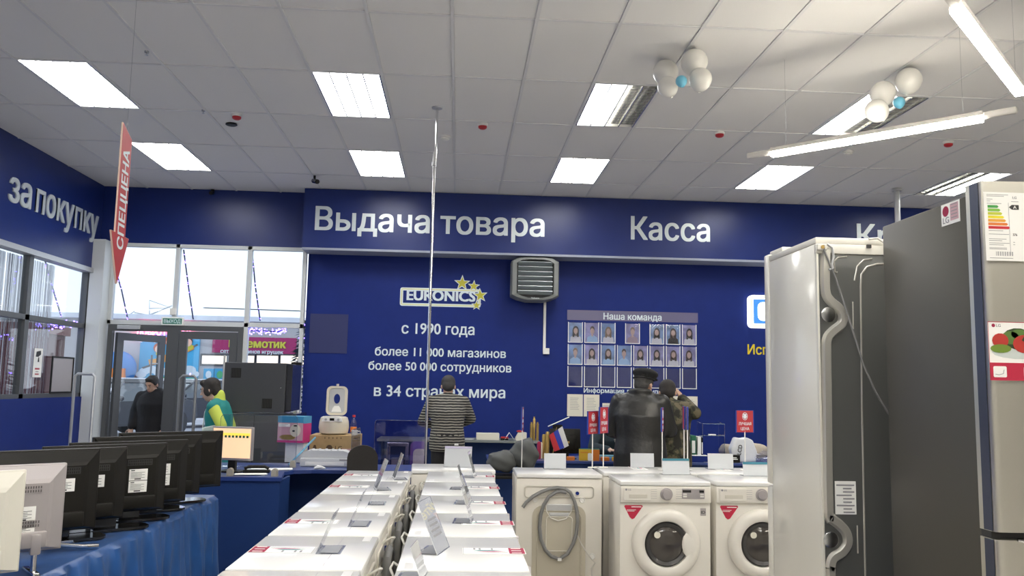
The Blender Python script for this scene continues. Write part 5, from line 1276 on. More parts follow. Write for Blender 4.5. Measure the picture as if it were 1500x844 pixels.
b = B().prism(rrect(-.015, .025, .0, .075, .012), -.0445, -.0435); b.obj('tag_window', 'paper', t); B().box(-.10, .10, -.04, .04, .1105, .113).obj('top_flap', 'binder_green', t)
for i, (px, m_, lab) in enumerate(((836, 'tea_orange', 'flat orange packet left of the yellow packet'), (886, 'tea_orange', 'flat orange packet right of the yellow packet'), (903, 'tea_yellow', 'flat yellow packet near the leather jacket'))):
    tag(B().box(-.04, .04, -.03, .03, 0, .035, .003).obj('packet', m_, None, loc=(cp(px, 8.45), 8.44, ZC), rz=R(10*i-8)), lab, 'packet')
tag(B().box(-.10, .10, -.04, .04, 0, .012, .002).obj('booklet', 'stick_blue', None, loc=(cp(893, 8.45), 8.52, ZC+.0362), rz=0), 'light blue booklet lying on the packets by the leather jacket', 'booklet')
# binders
for i, (px, w_, h_, m_, lab) in enumerate(((993.5, .03, .24, 'paper', 'white binder leftmost in the row behind the camouflage sleeve'), (998.5, .03, .245, 'paper', 'white binder second in the row behind the counter'), (1004.5, .035, .245, 'printer_white', 'grey-white binder third in the row behind the counter'), (1012, .055, .25, 'binder_green', 'wide dark green binder on the counter'), (1020.5, .035, .24, 'paper', 'white binder right of the green one'), (1024.5, .018, .23, 'black_plastic', 'thin black binder at the right of the binder row'))):
    t = thing('binder', lab, 'binder', (cp(px, 8.7), 8.72, ZC), 0, 'binders standing on the cash counter')
    B().box(-w_/2, w_/2, -.12, .12, 0, h_, .003).obj('cover', m_, t); B().box(-w_*.3, w_*.3, -.1215, -.1205, h_*.3, h_*.8).obj('spine_label', 'paper', t)
t = thing('clear_box', 'open clear plastic box frame on the counter right of the binders', 'box', (cp(1042, 8.7), 8.72, ZC))
for x in (-.115, .115): B().box(x-.003, x+.003, -.1, .1, 0, .37).obj('side_sheet', 'acrylic', t); B().tube([(x, -.1, 0), (x, -.1, .37), (x, .1, .39)], .003, 5).obj('bright_edge', 'acrylic_edge', t)
B().box(-.111, .111, -.1, .1, .372, .376).obj('top_sheet', 'acrylic', t); B().box(-.111, .111, -.1, .1, .25, .254).obj('shelf', 'acrylic', t); B().tube([(-.11, -.1, .252), (.11, -.1, .252)], .003, 5).tube([(-.115, -.1, .372), (.115, -.1, .372)], .003, 5).obj('front_edge', 'acrylic_edge', t)
B().box(-.02, .05, -.02, .02, .2545, .262).obj('card', 'paper', t)
t = thing('white_bag', 'white plastic shopping bag with black letters under the red price sign', 'bag', (cp(1088, 8.55), 8.55, ZC))
B().prism([(-.11, 0), (.12, 0), (.135, .10), (.09, .22), (.03, .245), (-.03, .235), (-.09, .245), (-.14, .13)], -.05, .05).obj('bag_body', 'bag_white', t, vox=.012)
text('bag_text', 'LCD', 'print_black', t, (-.045, -.066, .07), .10, .040, xd=(.2, 0, 1), zd=(-1, 0, .2), depth=.002)
for i, (px, r_, lab) in enumerate(((1070, (.10, .09, .08), 'beige folded coat left of the white shopping bag'), (1112, (.12, .1, .085), 'beige folded coat right of the white shopping bag'))):
    t = thing('folded_coat', lab, 'coat', (cp(px, 8.75), 8.83, ZC)); blob(B(), (0, 0, r_[2]*1.05), r_, .05, 5+i).obj('cloth', 'beige_cloth', t, True, vox=.014)
t = thing('clear_bag', 'crumpled clear plastic wrap on the counter beside the white fridge', 'bag', (cp(1118, 8.45), 8.41, ZC)); blob(B(), (0, 0, .06), (.10, .04, .045), .16, 9).obj('film', 'pocket_film', t, True)
t = thing('blue_tray', 'dark blue tray behind the price sheet with teal header', 'tray', (cp(1024, 8.44), 8.46, ZC)); B().box(-.09, .09, -.04, .04, 0, .06, .004).obj('tray_body', 'navy_vinyl', t); B().box(-.07, .08, -.035, .03, .0605, .066).obj('papers', 'paper', t)
t = thing('tape_roll', 'roll of clear tape on the cash counter', 'tape', (cp(1005, 8.4), 8.46, ZC+.028)); B().lathe([(.018, -.014), (.028, -.014), (.028, .014), (.018, .014), (.018, -.014)], axis='Y', n=20).obj('roll', 'acrylic_edge', t, True)
sheets('white papers on the counter between price stands', cp(1045, 8.42), 8.47, ZC, .16, .08, 4, 0)
t = thing('black_case', 'small dark box with white marks below the white shopping bag', 'box', (cp(1078, 8.4), 8.44, ZC)); B().box(-.05, .045, -.03, .03, 0, .075, .003).obj('case', 'black_plastic', t); B().box(-.03, .02, -.0315, -.0305, .03, .038).box(-.03, .01, -.0315, -.0305, .045, .053).obj('marks', 'paper', t)

# ============================================================ ENTRANCE FITTINGS
a = at(254, 471, Y=11.6)
t = thing('exit_sign', 'green and white exit sign above the doors', 'sign', (a.x, 11.585, a.z))
B().box(-.145, .145, -.03, .013, -.055, .055, .006).obj('case', 'paper', t); B().box(-.125, .125, -.032, -.0305, -.038, .038).obj('face', 'exit_green', t)
text('exit_text', 'ВЫХОД', 'letter_white', t, (-.11, -.0325, -.023), .22, .046, depth=.001)
tag(B().box(-.04, .04, -.04, .012, -.045, .045, .006).obj('sensor_box', 'plastic_white', None, loc=(a.x, 11.585, a.z+.13)), 'small white sensor box above the exit sign', 'sensor')
def gate(x0, x1, y, lab, m):
    t = thing('security_gate', lab, 'gate', ((x0+x1)/2, y, 0), 0, 'anti-theft gates by the entrance'); w_ = (x1-x0)/2
    B().tube([(-w_, 0, .0), (-w_, 0, 1.46), (-w_+.03, 0, 1.49), (w_-.03, 0, 1.49), (w_, 0, 1.46), (w_, 0, 0)], .017, 10).obj('loop', m, t, True)
    B().cyl((-w_, 0, .62), (w_, 0, .62), .010, n=8).obj('rail', m, t); B().cyl((-w_, 0, .70), (w_, 0, .70), .010, n=8).obj('rail', m, t); B().box(-w_-.06, w_+.06, -.05, .05, 0, .018, .004).obj('base_plate', m, t)
    return t
gate(-4.37, -4.145, 10.0, 'pale grey security gate in front of the white corner pillar', 'alu')
g_ = gate(-3.19, -3.01, 10.0, 'grey security gate seen in front of the closed glass door', 'gate_grey')
B().box(-.02, .02, -.024, -.0175, .78, .84).obj('alarm_box', 'black_plastic', g_)
B().sph((.02, -.0, 1.512), .010, 8, 6).obj('status_light', 'garland_light', g_)
# sign holder and camera notice on the left glazing
t = thing('poster_holder', 'black-framed empty poster holder on the left glazing', 'frame', (XL-.064, 10.55, 1.25))
B().box(.035, .05, 0, .58, .0, .02).box(.035, .05, 0, .58, .43, .45).box(.035, .05, 0, .02, .0205, .4295).box(.035, .05, .56, .58, .0205, .4295).obj('frame', 'black_plastic', t); B().box(.038, .042, .021, .559, .021, .429).obj('sheet', 'silver_plastic', t)
t = thing('camera_notice', 'white video surveillance notice sticker on the left glazing', 'sticker', (XL-.06, 10.18, 1.44))
B().box(.0, .0025, 0, .20, 0, .34).obj('sticker', 'paper', t); b = B().use('print_black').prism([(.04, .24), (.05, .30), (.15, .315), (.16, .27), (.10, .24)], .003, .0035, 'YZ').prism([(.09, .18), (.13, .18), (.12, .235), (.10, .235)], .003, .0035, 'YZ').use('alarm_red').box(.003, .0035, .04, .15, .09, .11).box(.003, .0035, .05, .14, .03, .045).use('print_grey').box(.003, .0035, .06, .13, .06, .07); tag(b.obj('printed_pictogram', None, t), kind='stuff')

# hanging red arrow sign
a, b2 = at(184, 190, Y=5), at(172, 415, Y=5); ax = (a.x+b2.x)/2
t = thing('hanging_arrow', 'long red arrow sign with white letters hanging point down from the ceiling', 'sign', ((a.x+b2.x)/2, 5.0, b2.z), R(94))
H_ = a.z-b2.z; hd = .285
Tt = Matrix.Rotation(R(-2), 4, 'Y')
B().prism([(0, 0), (.155, hd), (.085, hd), (.085, H_-.04), (-.085, H_+.015), (-.085, hd), (-.155, hd)], -.006, .006).obj('arrow_board', 'sign_red', t)
B().prism([(0, -.004), (.159, hd+.002), (.089, hd+.002), (.089, H_-.038), (-.089, H_+.019), (-.089, hd+.002), (-.159, hd+.002)], -.0045, .0045).obj('board_edge', 'sign_edge', t)
text('arrow_text', 'СПЕЦЦЕНА', 'letter_white', t, (.055, -.0062, .20), .60, .105, xd=(0, 0, 1), zd=(-1, 0, 0), depth=.001, off=.03)
B().cyl((0, 0, H_), (0, 0, CE-b2.z-.003), .0012, n=5).obj('thread', 'steel', t)

# tinsel string curtain in the left window: nobody could count the strings
b = B(); rnd = random.Random(3)
b.use('string_white'); b.use('string_red')
for k in range(300):
    y = 8.35+2.35*rnd.random()**.9; z1 = 2.815; x = XL-.15+rnd.uniform(-.02, .02)+.0; lo = 1.22
    zm = rnd.uniform(1.9, 2.25)
    b.m = 0; w_ = rnd.choice((.0035, .005, .008)); b.box(x, x+.002, y, y+w_, zm, z1)
    b.m = 1 if rnd.random() < .55 else 0; b.box(x, x+.002, y, y+w_, lo, zm)
o = b.obj('string_curtain', None); tag(o, 'hanging white and dark red string curtain in the left window', 'curtain', kind='stuff')
mat('trouser_black', (.015, .015, .017), .8, bump=.3, scale=12); mat('camo_trouser', (.05, .05, .035), .85); mat('hair_grey', (.045, .043, .042), .7, bump=.5, scale=120); mat('bag_film', (.50, .58, .56), .3, bump=.4, scale=12)
mat('banner_sky', (.06, .38, .66), .6, var=.15, scale=.4); mat('cloud_white', (.62, .72, .80), .7); mat('hill_green', (.10, .42, .20), .7); mat('cart_orange', (.72, .33, .06), .6); mat('kid_hair', (.42, .10, .04), .6); mat('kid_face', (.80, .55, .42), .6)
mat('sign_blue_flat', (.06, .22, .55), .5); mat('wire_grey', (.38, .40, .44), .6); mat('garland_cord', (.03, .03, .10), .6); mat('flats', (.50, .51, .55), .8)
# ============================================================ PEOPLE
def limb(b, pts, rs):
    for (p, q, r, s_) in zip(pts, pts[1:], rs, rs[1:]): b.rc(p, q, r, s_)
    return b
def hand(b, wrist, d, nrm, s=1., curl=.5):
    """palm with four unequal bent fingers and a thumb leaving its side; d: direction, nrm: back of the hand"""
    w_ = Vector(wrist); d = Vector(d).normalized(); n = Vector(nrm); n = (n-d*n.dot(d)).normalized(); side = d.cross(n)
    for k in (-1, -.33, .33, 1): b.rc(w_+side*.018*k*s, w_+d*.085*s+side*.027*k*s, .015*s, .012*s, 8)
    for k, L in ((-1, .062), (-.33, .076), (.33, .082), (1, .072)):
        p0 = w_+d*.088*s+side*.027*k*s; d1 = (d-n*curl*.6).normalized(); p1 = p0+d1*L*.5*s; d2 = (d-n*curl*1.6).normalized(); p2 = p1+d2*L*.45*s
        b.rc(p0, p1, .0095*s, .0085*s, 8); b.rc(p1, p2, .0085*s, .007*s, 8)
    p0 = w_+d*.03*s+side*.028*s; p1 = p0+(d*.6+side*.8).normalized()*.04*s; p2 = p1+(d*.9+side*.3-n*.3).normalized()*.032*s
    b.rc(p0, p1, .013*s, .011*s, 8); b.rc(p1, p2, .011*s, .009*s, 8)
def person(label, loc, rz, P, tops, legs='black_cloth', hair='hair_black', skin='skin', cap=False, longhair=False, hood=False, vest=None, seated=False):
    """P: joints in the figure's own frame (faces +Y); z up from the floor"""
    t = thing('person', label, 'person', loc, rz)
    H = P['neck']; hip = Vector(P['hip']); nk = Vector(P['neck']); hd = Vector(P['head']); sw = P.get('sw', .19); fat = P.get('fat', 1.)
    chest = nk.lerp(hip, .33); waist = nk.lerp(hip, .72)
    def torso(b, g=0., low=.10):
        Ls = [(hip-Vector((0, 0, low+.02)), .150, .105), (hip-Vector((0, 0, low)), .170, .120), (hip, .168, .122), (waist, .150, .112), (chest-Vector((0, 0, .02)), .172, .122), (nk-Vector((0, .005, .13)), sw*.96, .112), (nk-Vector((0, .005, .075)), sw*.92, .092), (nk-Vector((0, 0, .035)), sw*.58, .072), (nk-Vector((0, 0, .01)), .062, .058)]
        b.loft([(c.x, c.y, c.z, (rx+g)*(fat if k < 5 else .5+.5*fat), (ry+g)*(fat if k < 5 else .5+.5*fat)) for k, (c, rx, ry) in enumerate(Ls)], 28)
        for s in (-1, 1):
            sh = nk+Vector((s*sw, 0, -.080)); b.rc(nk+Vector((s*.06, 0, -.045)), sh, .050+g*.6, .056+g*.6)
    body = B(); torso(body, -.008, .06)
    body.rc(nk-Vector((0, 0, .05)), hd-Vector((0, .01, .02)), .056, .052)
    # head: skull, jaw, nose, ears, brow
    yaw, pit = P.get('yaw', 0), P.get('pitch', 0)
    HM = Matrix.Translation(hd) @ Matrix.Rotation(R(yaw), 4, 'Z') @ Matrix.Rotation(R(-pit), 4, 'X')
    body.sph((0, -.008, .040), (.074, .092, .088), 20, 14, HM); body.sph((0, .022, -.030), (.058, .066, .078), 18, 12, HM); body.sph((0, .045, -.072), (.032, .034, .026), 12, 8, HM)
    body.sph((0, .100, -.008), (.013, .020, .016), 10, 8, HM); body.sph((0, .088, .018), (.010, .016, .026), 10, 8, HM); body.sph((0, .080, .040), (.046, .014, .010), 12, 8, HM)
    for s in (-1, 1): body.sph((s*.078, -.008, .0), (.010, .020, .032), 10, 8, HM)
    body.sph((0, .082, -.045), (.024, .012, .008), 10, 6, HM)
    arms = []
    for s, key in ((-1, 'L'), (1, 'R')):
        sh = nk+Vector((s*sw, 0, -.075)); el, wr = Vector(P['el'+key]), Vector(P['wr'+key]); arms.append((sh, el, wr))
        limb(body, [sh, el, wr], [.050, .042, .030]); d = wr-el; hand(body, wr, P.get('hd'+key, d), P.get('hn'+key, (0, 0, 1)), .95)
    lg = []
    for s, key in ((-1, 'L'), (1, 'R')):
        a = hip+Vector((s*.09, 0, -.03)); kn = Vector(P.get('kn'+key, (s*.10, .02, .46))); an = Vector(P.get('an'+key, (s*.11, 0, .09))); lg.append((a, kn, an))
        limb(body, [a, kn, an], [.085, .055, .040]); body.rc(an+Vector((0, -.02, -.04)), an+Vector((0, .13, -.055)), .036, .030)
    body.obj('body', skin, t, vox=.0085)
    for s in (-1, 1):
        e = B().sph((s*.030, .0775, .022), (.012, .009, .006), 10, 8, HM).obj('eye', 'eye_white', t, True); B().sph((s*.030, .0845, .021), (.006, .003, .005), 8, 6, HM).obj('iris', 'eye_dark', e, True)
        B().tube([HM @ Vector((s*.016, .092, .042)), HM @ Vector((s*.032, .089, .047)), HM @ Vector((s*.048, .078, .042))], .004, 6).obj('eyebrow', hair, t, True)
    B().sph((0, .091, -.046), (.022, .006, .006), 10, 6, HM).obj('mouth', 'lip', t, True)
    # hair
    h = B(); h.sph((0, -.020, .055), (.083, .096, .084), 20, 14, HM); h.sph((0, -.050, .005), (.074, .060, .075), 18, 12, HM)
    for s in (-1, 1): h.sph((s*.070, .000, .035), (.015, .040, .032), 10, 8, HM)
    if longhair:
        h.sph((0, .05, .10), (.066, .040, .036), 14, 10, HM); h.sph((0, -.06, -.03), (.066, .050, .07), 16, 10, HM)
        for s in (-1, 1): h.sph((s*.072, .010, -.0), (.018, .042, .055), 10, 8, HM)
    else: h.sph((0, .035, .105), (.060, .046, .026), 14, 10, HM)
    h.obj('hair', hair, t, vox=.008)
    if cap:
        c = B(); c.sph((.0, .002, .115), (.116, .130, .052), 24, 12, HM); c.sph((0, -.012, .080), (.092, .104, .040), 24, 12, HM); c.sph((0, .125, .082), (.066, .050, .012), 16, 8, HM); c.obj('flat_cap', 'cap_black', t, vox=.009)
        B().tube([HM @ Vector((.093*math.cos(a), -.012+.104*math.sin(a), .062)) for a in [2*PI*k/28 for k in range(28)]], .007, 6, True).obj('cap_band', 'cap_black', t, True)
    # top garment
    m_, thick = tops; g = B(); torso(g, thick, P.get('hem', .10))
    for sh, el, wr in arms:
        limb(g, [sh, el, wr-(wr-el).normalized()*.02], [.057+thick*.7, .050+thick*.6, .040+thick*.5])
    cr = .066+P.get('cw', 0); g.rc(nk-Vector((0, .004, .05)), nk+Vector((0, .0, P.get('collar', .0)-.045)), cr+.006, cr)
    if P.get('fur'): g.tube([nk+Vector((.085*math.cos(a), .07*math.sin(a)-.005, P['fur']+.012*math.sin(-a))) for a in [2*PI*k/20 for k in range(20)]], .030, 8, True)
    g.obj('top_garment', m_, t, vox=.012)
    if hood: q = B(); q.sph(hd+Vector((0, -.03, .05)), (.105, .115, .125), 20, 14); q.sph(nk+Vector((0, -.07, .0)), (.12, .09, .08), 18, 12); q.obj('hood', m_, t, vox=.011)
    if vest:
        v = B(); torso(v, thick+.012, .20); v = v.obj('vest', vest, t, vox=.012)
    # trousers and shoes
    q = B(); q.sph(hip+Vector((0, 0, .015)), (.176*fat, .130*fat, .15), 18, 12)
    for a, kn, an in lg: limb(q, [a, kn, an+Vector((0, 0, .0))], [.098, .070, .058])
    q.obj('trousers', legs, t, vox=.014)
    for (a, kn, an) in lg: B().rc(an+Vector((0, -.035, -.045)), an+Vector((0, .15, -.052)), .043, .036).obj('shoe', 'black_plastic', t, vox=.010)
    return t
mat('cap_black', (.008, .008, .009), .9, bump=.3, scale=150)

# man in the striped sweater, back to us, working at the wall desk
p = at(656, 600, Y=9.7)
t = person('short-haired man in grey striped sweater, back to us, at the wall desk', (p.x, 9.7, 0), R(2),
    dict(hip=(0, -.02, .84), neck=(0, .05, 1.335), head=(.0, .085, 1.415), pitch=22, sw=.185, fat=1.12, hem=.12, elL=(-.285, .09, 1.02), wrL=(-.16, .30, .97), elR=(.275, .09, 1.06), wrR=(.17, .31, .99), knL=(-.1, .03, .44), knR=(.1, .03, .44), collar=.02), ('stripe_knit', .012), legs='trouser_black', hair='hair_grey')
B().box(.055, .125, -.156, -.150, .775, .795).obj('belt_label', 'paper', t)

# man in cap and leather jacket
p = at(938, 600, Y=7.68)
person('man in black flat cap and black leather jacket at the cash counter', (p.x, 7.68, 0), R(-12),
    dict(hip=(0, -.02, .86), neck=(0, .02, 1.40), head=(.035, .045, 1.47), yaw=-32, pitch=10, sw=.195, fat=1.22, hem=.16, elL=(-.27, .05, 1.06), wrL=(-.14, .30, 1.0), elR=(.27, .06, 1.07), wrR=(.12, .32, 1.02), knL=(-.1, .02, .46), knR=(.1, .02, .46), collar=.04, fur=.012), ('leather', .030), legs='trouser_black', hair='hair_grey', cap=True)
# man in camouflage behind him
p = at(974, 600, Y=8.12)
person('person in camouflage jacket raising a hand, mostly hidden behind the flat-capped man', (p.x+.05, 8.10, 0), R(-30),
    dict(hip=(0, 0, .84), neck=(-.02, .03, 1.33), head=(-.05, .07, 1.40), yaw=20, pitch=20, sw=.18, fat=1.05, hem=.12, elL=(-.24, .05, 1.03), wrL=(-.16, .22, .98), elR=(.22, .06, 1.22), wrR=(.06, .17, 1.36), hdR=(-.5, .1, .8), knL=(-.1, .02, .45), knR=(.1, .02, .45), collar=.03), ('camo', .026), legs='camo_trouser', hair='hair_black', hood=False)
# cashier
p = at(893, 640, Y=9.35)
t = person('seated cashier with dark reddish hair and dark sweater looking down behind the cash counter', (p.x, 9.36, 0), PI+R(10),
    dict(hip=(0, -.05, .52), neck=(0, .03, 1.00), head=(0, .075, 1.07), pitch=30, yaw=5, sw=.165, fat=.95, hem=.02, elL=(-.24, .13, .80), wrL=(-.12, .345, .79), elR=(.24, .13, .80), wrR=(.13, .345, .79), knL=(-.12, .25, .50), knR=(.12, .25, .50), anL=(-.12, .22, .09), anR=(.12, .22, .09)), ('dark_teal_knit', .008), legs='trouser_black', hair='hair_brown', skin='skin_pale', longhair=True)
B().box(-.004, .004, .165, .170, .86, .90).box(-.014, .014, .165, .170, .882, .890).obj('cross_pendant', 'chrome', t)
tag(B().box(-.05, .05, -.08, .08, 0, .02, .004).obj('pay_terminal', 'stick_blue', None, loc=(cp(884, 8.85), 8.78, ZC), rz=R(20)), 'light blue notebook in front of the cashier', 'notebook')
# assistant in the teal vest, profile to the left
p = at(326, 600, Y=9.05)
t = person('shop assistant with dark hair in lime turtleneck and teal vest, in profile', (p.x, 9.0, 0), R(86),
    dict(hip=(0, 0, .78), neck=(0, .03, 1.255), head=(0, .12, 1.335), pitch=16, sw=.165, fat=.98, hem=.10, elL=(-.215, -.09, .99), wrL=(-.19, .02, .76), elR=(.245, -.03, .96), wrR=(.19, .14, .80), knL=(-.1, .02, .43), knR=(.1, .02, .43), collar=.085, cw=-.004), ('lime_knit', .006), legs='trouser_black', hair='hair_black', skin='skin_pale', longhair=True, vest='teal_vest')
B().tube([(.10, .075, 1.24), (.075, .14, 1.12), (.055, .16, .98), (.04, .165, .84)], .006, 6).tube([(-.10, .075, 1.24), (-.075, .14, 1.12), (-.055, .16, .98), (-.04, .165, .84)], .006, 6).obj('vest_piping', 'paper', t)
q = at(316, 625, Y=8.8)
tg = thing('plastic_bag', 'translucent white plastic bag held before the teal vest', 'bag', (q.x-.03, 8.82, .70)); B().prism([(-.12, 0), (.13, 0), (.12, .27), (.02, .30), (-.11, .27)], -.02, .02).obj('bag_film', 'bag_film', tg, vox=.012)
# man at the doors
p = at(226, 600, Y=12.05)
person('dark-haired man in black fur-collared coat looking down in the open doorway', (p.x, 12.05, 0), PI+R(-12),
    dict(hip=(0, 0, .80), neck=(0, .02, 1.275), head=(.01, .075, 1.355), pitch=24, yaw=-6, sw=.19, fat=1.15, hem=.20, elL=(-.27, .02, 1.0), wrL=(-.24, .13, .78), elR=(.27, .02, 1.0), wrR=(.24, .13, .78), knL=(-.1, .02, .44), knR=(.1, .02, .44), collar=.03, fur=.015), ('black_cloth', .035), legs='trouser_black', hair='hair_black')

# ============================================================ OUTSIDE
struct(B().box(-60, 40, YB+.3, 130, -.3, -.02).box(-90, XL-.35, -20, YB+.3, -.3, -.02).obj('ground_outside', 'asphalt_snow'))
t = thing('shop_building', 'grey shop building across the car park with toy shop sign and cartoon banner', 'building', (0, 45, 0))
YF = 45
f = lambda px, py: (at(px, py, Y=YF).x, at(px, py, Y=YF).z)
zr = f(300, 470)[1]
B().box(-30, 6, .0, 12, -.25, zr).obj('facade', 'facade', t)
B().box(-30.2, 6.2, -.3, 12.2, zr, zr+.25).obj('snowy_roof', 'snow', t)
x0, z1 = f(313, 493); x1, z0 = f(434, 519)
s_ = B().box(x0, x1, -.15, -.01, z0, z1).obj('shop_sign', 'magenta_sign', t)
ax, az = f(352, 509); bx, _ = f(420, 509)
text('sign_text', 'Бегемотик', 'star_yellow', s_, (ax-.55, -.16, az), bx-ax+.55, .42, depth=.05, off=.05)
ax, az = f(350, 515); text('sign_text', 'сеть магазинов игрушек', 'letter_white', s_, (ax-.9, -.16, az-.1), (f(416, 515)[0]-ax)+.9, .20, depth=.03, off=.02)
for k, (a, b_) in enumerate(((297, 341), (343, 375), (377, 410), (412, 450))):
    u0, w1 = f(a, 521); u1, w0 = f(b_, 534)
    o = B().box(u0, u1-.1, -.08, -.01, w0, w1).obj('window', 'shop_light', t); B().box(u0+.15, u1-.4, -.10, -.085, w0+(w1-w0)*.35, w0+(w1-w0)*.48).box(u0+.05, u1-.6, -.10, -.085, w0+(w1-w0)*.66, w0+(w1-w0)*.78).obj('shop_lamp', 'sign_glow', o); B().box(u0-.1, u1, -.05, -.005, w0-.1, w1+.1).obj('window_frame', 'door_metal', o)
for a, b_ in ((299, 313), (315, 330), (334, 352), (356, 374)):
    u0, w1 = f(a, 540); u1, w0 = f(b_, 558)
    o = B().box(u0, u1, -.06, -.01, w0, w1).obj('window_panel', 'banner_sky', t); B().prism(ell((u0+u1)/2, (w0+w1)/2, (u1-u0)*.28, (w1-w0)*.32), -.09, -.062).obj('panel_picture', 'hill_green' if a == 315 else 'cloud_white', o)
# banner
u0, w1 = f(208, 489); u1, w0 = f(290, 561)
bn = B().box(u0, u1, -.14, -.01, w0, w1).obj('banner', 'banner_sky', t)
W_, H_ = u1-u0, w1-w0; PX = lambda a, c: (u0+W_*a, w0+H_*c)
b = B(); b.use('cloud_white')
for k_, (a, c, r) in enumerate(((.10, .22, .09), (.22, .26, .10), (.36, .22, .12), (.52, .24, .10), (.68, .20, .12), (.85, .26, .12), (.05, .15, .09), (.95, .18, .08))): b.prism(ell(*PX(a, c), W_*r, H_*r*.8), -.150-.004*k_, -.145)
for k in range(11):
    q = R(10+16*k); cx, cz = PX(.13, .80); b.prism([(cx+.30*math.cos(q-.07), cz+.30*math.sin(q-.07)), (cx+.75*math.cos(q-.03), cz+.75*math.sin(q-.03)), (cx+.75*math.cos(q+.03), cz+.75*math.sin(q+.03)), (cx+.30*math.cos(q+.07), cz+.30*math.sin(q+.07))], -.16, -.145)
b.use('hill_green').prism(ell(*PX(.35, .0), W_*.28, H_*.12, 14, 0, 180), -.19, -.145).prism(ell(*PX(.9, .0), W_*.25, H_*.10, 14, 0, 180), -.19, -.145).use('magenta_sign').prism([PX(0, -.0), PX(1, -.0), PX(1, .02), PX(0, .02)], -.18, -.171)
b.use('door_metal').prism([PX(.05, .30), PX(.08, .27), PX(.60, .50), PX(.98, .78), PX(.96, .81), PX(.57, .53)], -.165, -.145)
b.use('cart_orange').prism([PX(.16, .46), PX(.18, .36), PX(.36, .36), PX(.62, .56), PX(.62, .66), PX(.50, .62), (PX(.36, .50))], -.19, -.166).prism([PX(.66, .62), PX(.70, .56), PX(.92, .70), PX(.90, .78)], -.19, -.166)
b.obj('banner_picture', None, bn)
for a, c, hm in ((.32, .69, 'kid_hair'), (.50, .84, 'kid_hair'), (.80, .84, 'hair_brown')):
    b = B().use(hm).prism(ell(*PX(a, c+.02), .26, .26), -.21, -.195).use('kid_face').prism(ell(*PX(a+.01, c-.01), .21, .20), -.225, -.212).use('star_yellow').prism(ell(*PX(a+.03, c-.10), .22, .16), -.2, -.192); b.obj('banner_child', None, bn)
ux, uz = f(203, 488); vx, _ = f(253, 488)
text('neon_text', 'ДОБРО ПОЖАЛ', 'pink_neon', t, (ux, -.3, uz-.1), vx-ux+1.0, .28, depth=.05, off=.03)
ax, az = f(165, 548); bx, bz = f(198, 500)
B().box(ax-1, bx, -1.2, -.02, 0, f(170, 540)[1]).obj('play_house', 'tea_orange', t); B().sph(((ax+bx)/2, -.6, f(170, 540)[1]), (.9, .5, .9), 20, 12).obj('play_dome', 'sign_blue_flat', t, True)
# faint roof truss frame and wires above the shop
def wire(pts, Y, r, lab, m='wire_grey', cat='frame', nm='roof_frame', extra=()):
    b = B(); P_ = [at(*q, Y=Y) for q in pts]; b.tube(P_, r, 5)
    for e in extra: b.tube([at(*q, Y=Y) for q in e], r, 5)
    return tag(b.obj(nm, m), lab, cat)
wire([(175, 472), (197, 456), (197, 470), (252, 448), (219, 462)], 50, .03, 'thin grey roof frame behind the shop roof', extra=([(219, 462), (219, 440), (250, 451), (220, 452)], [(197, 458), (219, 462)]))
w_ = at(300, 451, Y=22); v_ = at(449, 456, Y=22)
b = B(); N = 60
for k in range(N):
    p = w_.lerp(v_, k/N); b.box(p.x-.04, p.x+.04, p.y, p.y+.01, p.z-.012-.15*math.sin(PI*k/N)*0, p.z+.012)
o = b.obj('cable_string', 'wire_grey'); tag(o, 'dashed string of small lamps across the sky outside', 'garland', kind='stuff')
# garlands on the glass
def garland(lab, pts, n, spread, light=.008, m='garland_light', dens=1):
    rnd = random.Random(len(lab)); g = thing('light_garland', lab, 'garland'); P_ = [Vector(p) for p in pts]
    B().tube(P_, .010, 5).obj('cord', 'garland_cord', g)
    b = B(); L = len(P_)-1
    for k in range(n):
        u = rnd.random()*L; i = min(int(u), L-1); p = P_[i].lerp(P_[i+1], u-i)+Vector((rnd.gauss(0, spread*.4), rnd.uniform(-.02, .02), rnd.gauss(0, spread)))
        k_ = light*rnd.uniform(.6, 1.3); b.box(p.x-k_, p.x+k_, p.y-k_, p.y+k_, p.z-k_, p.z+k_)
    b.obj('bulbs', m, g)['kind'] = 'stuff'
G = lambda px, py, Y=11.9: at(px, py, Y=Y)
garland('blue light cord slanting behind the left upper pane above the doors', [G(169, 395), G(178, 425), G(187, 467)], 26, .012, .006)
garland('blue light cord slanting behind the middle upper pane', [G(269, 366), G(276, 420), G(283, 468)], 26, .012, .006)
garland('blue light cord slanting behind the right upper pane', [G(369, 366), G(374, 420), G(381, 470)], 26, .012, .006)
garland('tangled blue garland under the transom of the right pane', [G(365, 484), G(385, 485), G(405, 486), G(420, 483)], 110, .022, .007)
GL = lambda px, py: at(px, py, X=XL-.3)
garland('blue light cord slanting down the left window', [GL(66, 382), GL(78, 425), GL(90, 465)], 30, .015, .006)
garland('tangled blue garland under the transom of the left window', [GL(52, 476), GL(80, 478), GL(105, 476), GL(126, 474)], 110, .022, .006)
garland('blue garland low in the left window', [GL(0, 492), GL(22, 497)], 26, .016, .006)
